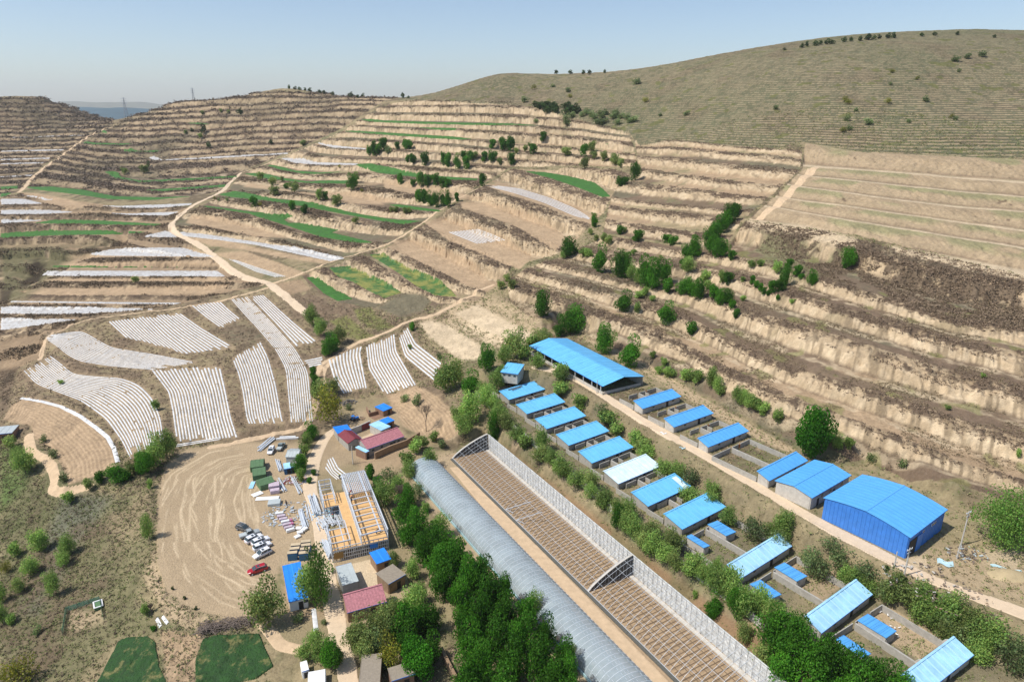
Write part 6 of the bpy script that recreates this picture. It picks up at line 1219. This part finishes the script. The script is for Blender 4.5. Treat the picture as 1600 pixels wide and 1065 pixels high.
plant(along('748 622 790 664 840 708 895 752 945 795 1000 842 1050 880 1100 915 1150 950 1200 985 1250 1015', 42, 29, 24, 'wwwo', 9, 1.45), 'the boundary wall willow row', 'willows along the boundary wall')
plant(along('852 592 905 628 950 668 1000 705 1060 752 1120 795 1190 848 1260 890 1330 915 1400 950 1470 985 1560 1045', 40, 23, 25, 'gwwgwo', 14, 1.6), 'the bank below the road', 'bushes on the bank between road and lower sheds')
plant(T('1395 930 40 48 o;1440 945 38 44 w;1480 968 44 50 w;1515 985 40 46 o;1545 1010 46 50 w;1500 1005 36 40 g;1585 1020 36 40 g;1345 905 34 40 g;1412 906 9 12 s;1435 922 9 13 s;1386 890 8 10 s;1458 936 10 14 s;1480 950 9 12 s;1300 870 30 34 g;1225 830 32 36 w;1600 1050 30 34 g'), 'the warehouse thicket', 'bushes below the warehouse')
plant(T('1205 1012 60 56;1235 1030 66 60;1262 1048 60 56;1290 1060 62 60;1325 1072 60 60;1230 1068 56 60;1365 1080 52 50 d;1400 1090 50 50 d;1190 1040 40 40 o;1160 1005 34 30 o;1275 1085 50 60;1150 960 40 32;1112 965 40 26;1118 905 34 26 w;965 825 38 26;1085 935 14 10 w;1330 1100 60 60'), 'the lower right forest', 'dark forest at the lower right')
plant(T('640 800 42 29;622 775 33 24 w;628 812 37 29;655 838 48 37;635 850 37 29;680 872 55 40;660 880 46 34;692 880 52 37;690 908 55 44;715 905 59 44;695 935 55 42;735 935 61 45;755 925 53 40;722 965 59 45;767 960 61 45;787 950 50 37;752 995 61 47;792 990 61 45;822 985 52 39;737 1030 57 45;777 1028 61 49;817 1025 61 47;853 1015 53 39;757 1065 57 49;802 1066 61 49;845 1060 61 49;882 1050 48 37;722 1000 46 37;887 1085 55 42;867 1090 55 42;690 840 37 29 w;835 962 37 25 w;892 1030 24 17 w;727 1085 55 50;787 1100 55 50;645 905 31 25 w;655 940 31 25 w'), 'the forest beside the tunnel', 'dark forest between village and tunnel greenhouse')
plant(T('562 1006 44 46 o;590 1000 44 46 o;622 985 46 46 o;648 968 50 42 w;575 1028 40 42 o;610 1000 52 52 o;640 1000 56 50 d;668 990 44 40 d;612 1040 46 44 y;655 1052 50 48 b;592 1022 36 34 g;675 1030 40 36 d;560 1015 34 34 o;630 1025 34 30 d;615 885 26 24 o;600 1045 20 20 g'), 'the village grove', 'mixed grove below the pink tiled house')
plant(T('505 952 98 44 p'), '', None, ['tallest narrow tree in the village, over the lane beside the blue roofed hut']); plant(T('492 935 54 52 w'), '', None, ['broad fresh green tree crown behind the narrow lane tree']); plant(T('421 975 66 62 o'), '', None, ['lone big olive willow at the lower edge of the worked yard'])
plant(T('512 662 58 54 y;503 625 34 30 o;492 622 26 12;494 605 20 12;490 590 18 10;523 615 26 22 o;489 508 32 24 w;501 525 30 24 w;520 548 30 26;530 538 30 22 o;512 556 26 22;483 497 16 14 o;645 517 14 9;545 640 10 12 g'), 'plants above the village', 'trees by the path above the village')
plant(T('486 686 28 24;480 700 24 20 w;476 712 18 16 w;470 740 30 22;474 730 22 16 w;472 752 20 16 w;490 742 10 8;484 755 10 9;553 752 0.1 0.1 g;560 690 10 10;550 700 14 12;505 1035 44 36 w;520 1045 44 30 d;480 1030 30 30 w;468 970 10 22 g;493 1015 30 24 w;532 1035 20 16 o;507 975 8 10 g'.replace('553 752 0.1 0.1 g;', '')), 'the village lane plants', 'trees and shrubs along the village lane')
plant(T('697 612 54 42 w;713 605 44 32 o;736 614 36 36;752 576 0 0 d;760 580 44 24;790 568 30 24 w;806 560 48 40 o;846 538 26 30 o;830 545 22 22 w;820 562 22 22 w;775 612 36 26 w;785 600 30 24 w;738 660 50 40 w;725 680 34 30 w;715 660 26 26 w;770 690 46 22;652 632 16 16 g;632 628 14 14 g;770 640 30 26 w;755 625 30 26 w;840 575 24 26 w;875 590 22 24 w;640 545 8 9 o;686 560 10 9 g;800 452 16 16 o;792 440 12 12 o;782 452 14 14 o'.replace('752 576 0 0 d;', '')), 'plants near the wall top', 'trees between bare terraces and the top of the wall')
plant(T('640 745 26 26 w;660 700 20 22 o;670 730 30 26 w;600 790 40 36 w;590 770 26 20;580 748 22 18;610 760 30 30 g;655 775 24 22 g;665 800 16 14 w;636 728 22 22 w;650 708 20 22 w;690 700 16 16 g;678 690 16 18 w;700 852 12 12 w;720 850 12 12 g;780 930 10 10 w'), 'plants round the tunnel end', 'shrubs around the far end of the tunnel greenhouse')
plant(T('184 753 30 32 d;228 740 34 30 d;197 750 16 16;208 742 20 20 o;245 728 50 32 w;262 716 46 34 w;225 722 26 28 o;235 762 14 11 w;157 754 18 16 d;140 764 18 15 o;110 784 18 18 w;234 842 40 18 w;62 862 36 34 w;108 866 32 24 w;48 898 28 26 w;85 930 40 22 w;100 884 24 20 w;5 940 30 22 w;30 925 26 24 o;5 975 34 24 w;40 740 40 28 w;32 720 24 20 w;20 700 20 18 o;34 1070 44 52 y;228 960 18 14 w;10 895 20 20 y;25 870 22 20 w;240 985 8 8;290 935 6 7 s;305 952 6 7 s;270 920 6 6 s;100 752 14 14 g;85 715 14 14 g;70 690 12 14 g;20 975 16 16 w;60 990 14 14 g;245 640 16 12 w;95 600 7 9 w'), 'the lower left slope', 'trees and shrubs on the left slope')
plant(T('1253 75 7 8;1262 73 8 8;1274 72 8 10;1283 70 7 8;1290 70 9 9;1300 69 7 9;1318 66 8 10;1330 65 7 9;1344 64 7 8;1356 63 10 12;1366 62 7 8;1374 61 7 8;1386 60 8 10;1398 60 9 9;1225 79 4 6;1440 57 5 8;1460 56 4 8;1495 55 4 8;1553 59 5 6', 's'), 'the grassy hill skyline', 'trees on the skyline of the grassy hill')
plant(T('441 138 7 7;446 138 6 6;452 139 6 6;460 140 5 7;468 141 4 7;476 142 5 7;484 143 4 8;500 146 4 8;508 147 5 8;520 149 5 8;530 150 5 8;540 151 6 8;548 152 8 9;558 153 5 7;567 153 7 7;585 152 4 9;594 152 4 8;600 152 9 7;620 152 8 8;630 153 8 8;638 154 4 6;611 153 4 8;846 115 6 7;856 116 4 10;870 116 4 9;890 116 4 9;910 116 4 9;922 116 4 9;945 114 5 7', 's'), 'the middle hill skyline', 'trees on the middle hill skyline')
sp = [(u, v, rr_.uniform(2.5, 5), rr_.uniform(7, 15), rr_.choice('gggy')) for u, v in [(1280+rr_.uniform(0, 320), rr_.uniform(85, 210)) for _ in range(20)]+[(820+rr_.uniform(0, 440), rr_.uniform(125, 200)) for _ in range(12)]]
plant([s for s in sp if s[1] > 118 or s[0] > 1280], 'the grassy hill shrubs', 'shrubs on the grassy hill')
plant([(835+rr_.uniform(0, 75), 170+rr_.uniform(-3, 9), 9, 13, 's') for _ in range(26)]+[(880+rr_.uniform(0, 110), 184+rr_.uniform(-6, 12), 7, 13, 'g') for _ in range(20)], 'the dark hill foot thicket', 'dark thicket at the foot of the grassy hill')
# leafless tree by the tan field
def bare(u, v, hp, label):
    p = at(u, v); dep = p.y*CP-(p.z-CZ)*SP; h = hp*dep/FPX/.85; r = root('bare_tree', p, 0, label, 'tree'); rb = random.Random(3); t = MB(); MB().tube([(0, 0, -.2), (0, 0, h*.35)], [.16, .12], 6).build('trunk', M_BARK, r)
    def br(a, d, l, w_, n):
        b = a+d*l; t.tube([a, b], [w_, w_*.6], 4, False)
        if n:
            for _ in range(4): q = (d+Vector((rb.uniform(-.7, .7), rb.uniform(-.7, .7), rb.uniform(-.1, .5)))).normalized(); br(a+d*l*rb.uniform(.6, 1), q, l*.68, w_*.55, n-1)
    for _ in range(4): br(Vector((0, 0, h*.33)), Vector((rb.uniform(-.6, .6), rb.uniform(-.6, .6), 1)).normalized(), h*.26, .08, 4)
    t.build('branches', M_BARK, r)
bare(666, 674, 42, 'leafless tree on the tan field above the long earth wall'); bare(625, 790, 34, 'leafless brown tree beside the frame house'); bare(237, 958, 16, 'leafless grey bush beside the net fence slope')
# dry brushwood heap along the lower edge of the worked yard
P = [at(a, b) for a, b in pts('312 985 330 981 350 979 370 976 390 972 404 968')]; hr = root('brushwood_heap', P[0], 0, 'long grey brown brushwood heap above the dark wheat plot', 'brushwood'); t = MB(); rb = random.Random(8)
for i in range(900):
    q = rb.random()*(len(P)-1); k = min(int(q), len(P)-2); c = P[k].lerp(P[k+1], q-k)-P[0]; c += Vector((rb.gauss(0, .3), rb.gauss(0, .9), rb.random()*1.1)); d = Vector((rb.gauss(0, 1), rb.gauss(0, .6), rb.gauss(0, .35))).normalized()*rb.uniform(.5, 1.3); t.bar(c-d/2, c+d/2, .07)
t.build('sticks', mat('dry_brushwood', (.19, .15, .125), .95, var=.3), hr)
print('TREES', TREES)
# ------------------------------------------------------------------ dry scrub and grass tufts (nobody could count them)
def tufts(name, mask, n, col, size, label, seed, spread=.5, dm=620):
    r = np.random.RandomState(seed); m = mask & (DST < dm) & (U > -60) & (U < 1660) & (V < 1110)
    idx = np.nonzero(m.ravel())[0]; wt = DST.ravel()[idx]**2*np.minimum(1, (300/DST.ravel()[idx])**(2.2 if dm < 1100 else 1.2)); wt /= wt.sum(); k = r.choice(idx, n, p=wt)
    x = X.ravel()[k]+r.normal(size=n)*.3; y = Y.ravel()[k]+r.normal(size=n)*.3; z = H.ravel()[k]; s = size*(.5+r.rand(n))*(.7+DST.ravel()[k]/700); q = 7; vs = []; 
    cx = np.repeat(x, q); cy = np.repeat(y, q); cz = np.repeat(z, q); ss = np.repeat(s, q); m_ = n*q
    cx = cx+r.normal(size=m_)*ss*spread; cy = cy+r.normal(size=m_)*ss*spread; cz = cz+np.abs(r.normal(size=m_))*ss*.38+.03
    a = r.normal(size=(m_, 3)); a[:, 2] *= .5; a /= np.linalg.norm(a, axis=1)[:, None]; b = np.cross(a, r.normal(size=(m_, 3))); b /= np.linalg.norm(b, axis=1)[:, None]
    P = np.stack([cx, cy, cz], 1); a = a*(ss*.42)[:, None]; b = b*(ss*.26)[:, None]
    v = np.stack([P-a, P-b, P+a, P+b], 1).reshape(-1, 3); t = np.repeat(np.repeat(.65+.7*r.rand(n), q)*(.8+.4*r.rand(m_)), 4)[:, None]*np.asarray(col)[None]
    npmesh(name, v, np.arange(m_*4).reshape(-1, 4), M_TUFT, 'stuff', label, 'scrub', colors=t)
M_TUFT = mat('scrub_twigs_and_blades', rough=.9, attr='tint', spec=.1)
tt_ = PH >= 0
pads_ = np.zeros(SH, bool)
for q in BARE+['245 800 247 760 262 722 290 700 380 690 490 680 500 760 520 960 430 970 370 970 300 953 262 928 245 880', '490 680 520 630 700 600 720 700 600 745 640 900 640 1000 520 1000', '630 735 757 690 790 715 1290 1120 900 1120 760 930', '838 572 905 592 1010 657 1640 975 1640 960 1420 880 1010 650 880 572']: pads_ |= pmask(q, 0)
for m in MULCH: pads_ |= pmask(mring(m), 0)
for q, _l in WHEAT+FILMS: pads_ |= pmask(q, 0)
for q in TAN: pads_ |= pmask(q, 0)
for n_, l_, w_, m_, z_ in ROADS: pads_ |= pathmask(l_, w_+1, z_)
lowrow = pmask('800 600 870 600 1010 700 1140 800 1360 930 1560 1060 1300 1060 1100 905 800 655', 0)
free = ~pads_ & ~lowrow & (KID != 4)
tufts('dry_brown_scrub', free & tt_ & (PH > .62) & (n2+n3*.5 > .55), 30000, (.20, .145, .10), .42, 'dry brown scrub on the terrace banks', 1)
tufts('dry_brown_scrub', free & tt_ & (KID == 5) & (PH < .5) & (n2 > .45), 12000, (.22, .17, .105), .34, 'low brown and grey weeds on the right hand terraces', 2)
tufts('dry_brown_scrub', free & (KID == 1) & tt_ & ((PH > .62) | (n5 > .62)), 15000, (.20, .155, .115), .9, 'dark dry scrub lining the banks of the far terraces', 21, .7, 1600)
tufts('dry_brown_scrub', free & ((KID == 2) | (KID == 6)) & tt_ & (PH > .60) & (n2 > .4), 12000, (.17, .13, .085), .6, 'brown scrub along the banks of the central spur', 22, .6, 1000)
tufts('dry_brown_scrub', pmask('1190 350 1290 362 1400 405 1600 440 1620 530 1480 500 1350 450 1290 430 1190 380', 0) & (n2+n3*.4 > .6), 5500, (.21, .155, .105), .55, 'dense brown scrub on the rough slope under the graded terraces', 23, .6)
sl = free & ~tt_ & (U < 420) & (V > 690); tufts('slope_scrub', sl, 9000, (.16, .18, .07), .34, 'olive scrub on the lower left slope', 3); tufts('slope_scrub', sl, 5500, (.13, .10, .07), .34, 'brown scrub on the lower left slope', 4)
bk = free & ~tt_ & (U > 560); tufts('bank_weeds', bk, 12000, (.19, .215, .08), .38, 'green and straw weeds on the farm banks', 5); tufts('bank_weeds', bk & (n2 > .5), 6000, (.32, .26, .15), .4, 'dry straw on the farm banks', 6)
tufts('field_edge_scrub', free & ~tt_ & (V > 440) & (V < 760) & (U < 700), 6000, (.23, .175, .12), .4, 'brown scrub between the mulch plots', 7)
rr5 = lowrow & (nat == 0); tufts('yard_weeds', rr5, 3500, (.21, .23, .09), .4, 'short weeds in the pens and between the sheds', 8, .7)
# ------------------------------------------------------------------ summer haze
hz = MB().box(-16000, 16000, -400, 17500, -330, 620).build('haze', None or M_TUFT); hz['kind'] = 'stuff'; hz['label'] = 'thin blue daytime haze over the hills'
hm_ = bpy.data.materials.new('haze_air'); hm_.use_nodes = True; t = hm_.node_tree; t.nodes.clear(); o_ = t.nodes.new('ShaderNodeOutputMaterial'); pv = t.nodes.new('ShaderNodeVolumePrincipled')
pv.inputs['Color'].default_value = (.95, .98, 1, 1); pv.inputs['Density'].default_value = 5.2e-5; pv.inputs['Anisotropy'].default_value = .1; t.links.new(pv.outputs[0], o_.inputs['Volume'])
hz.data.materials.clear(); hz.data.materials.append(hm_)
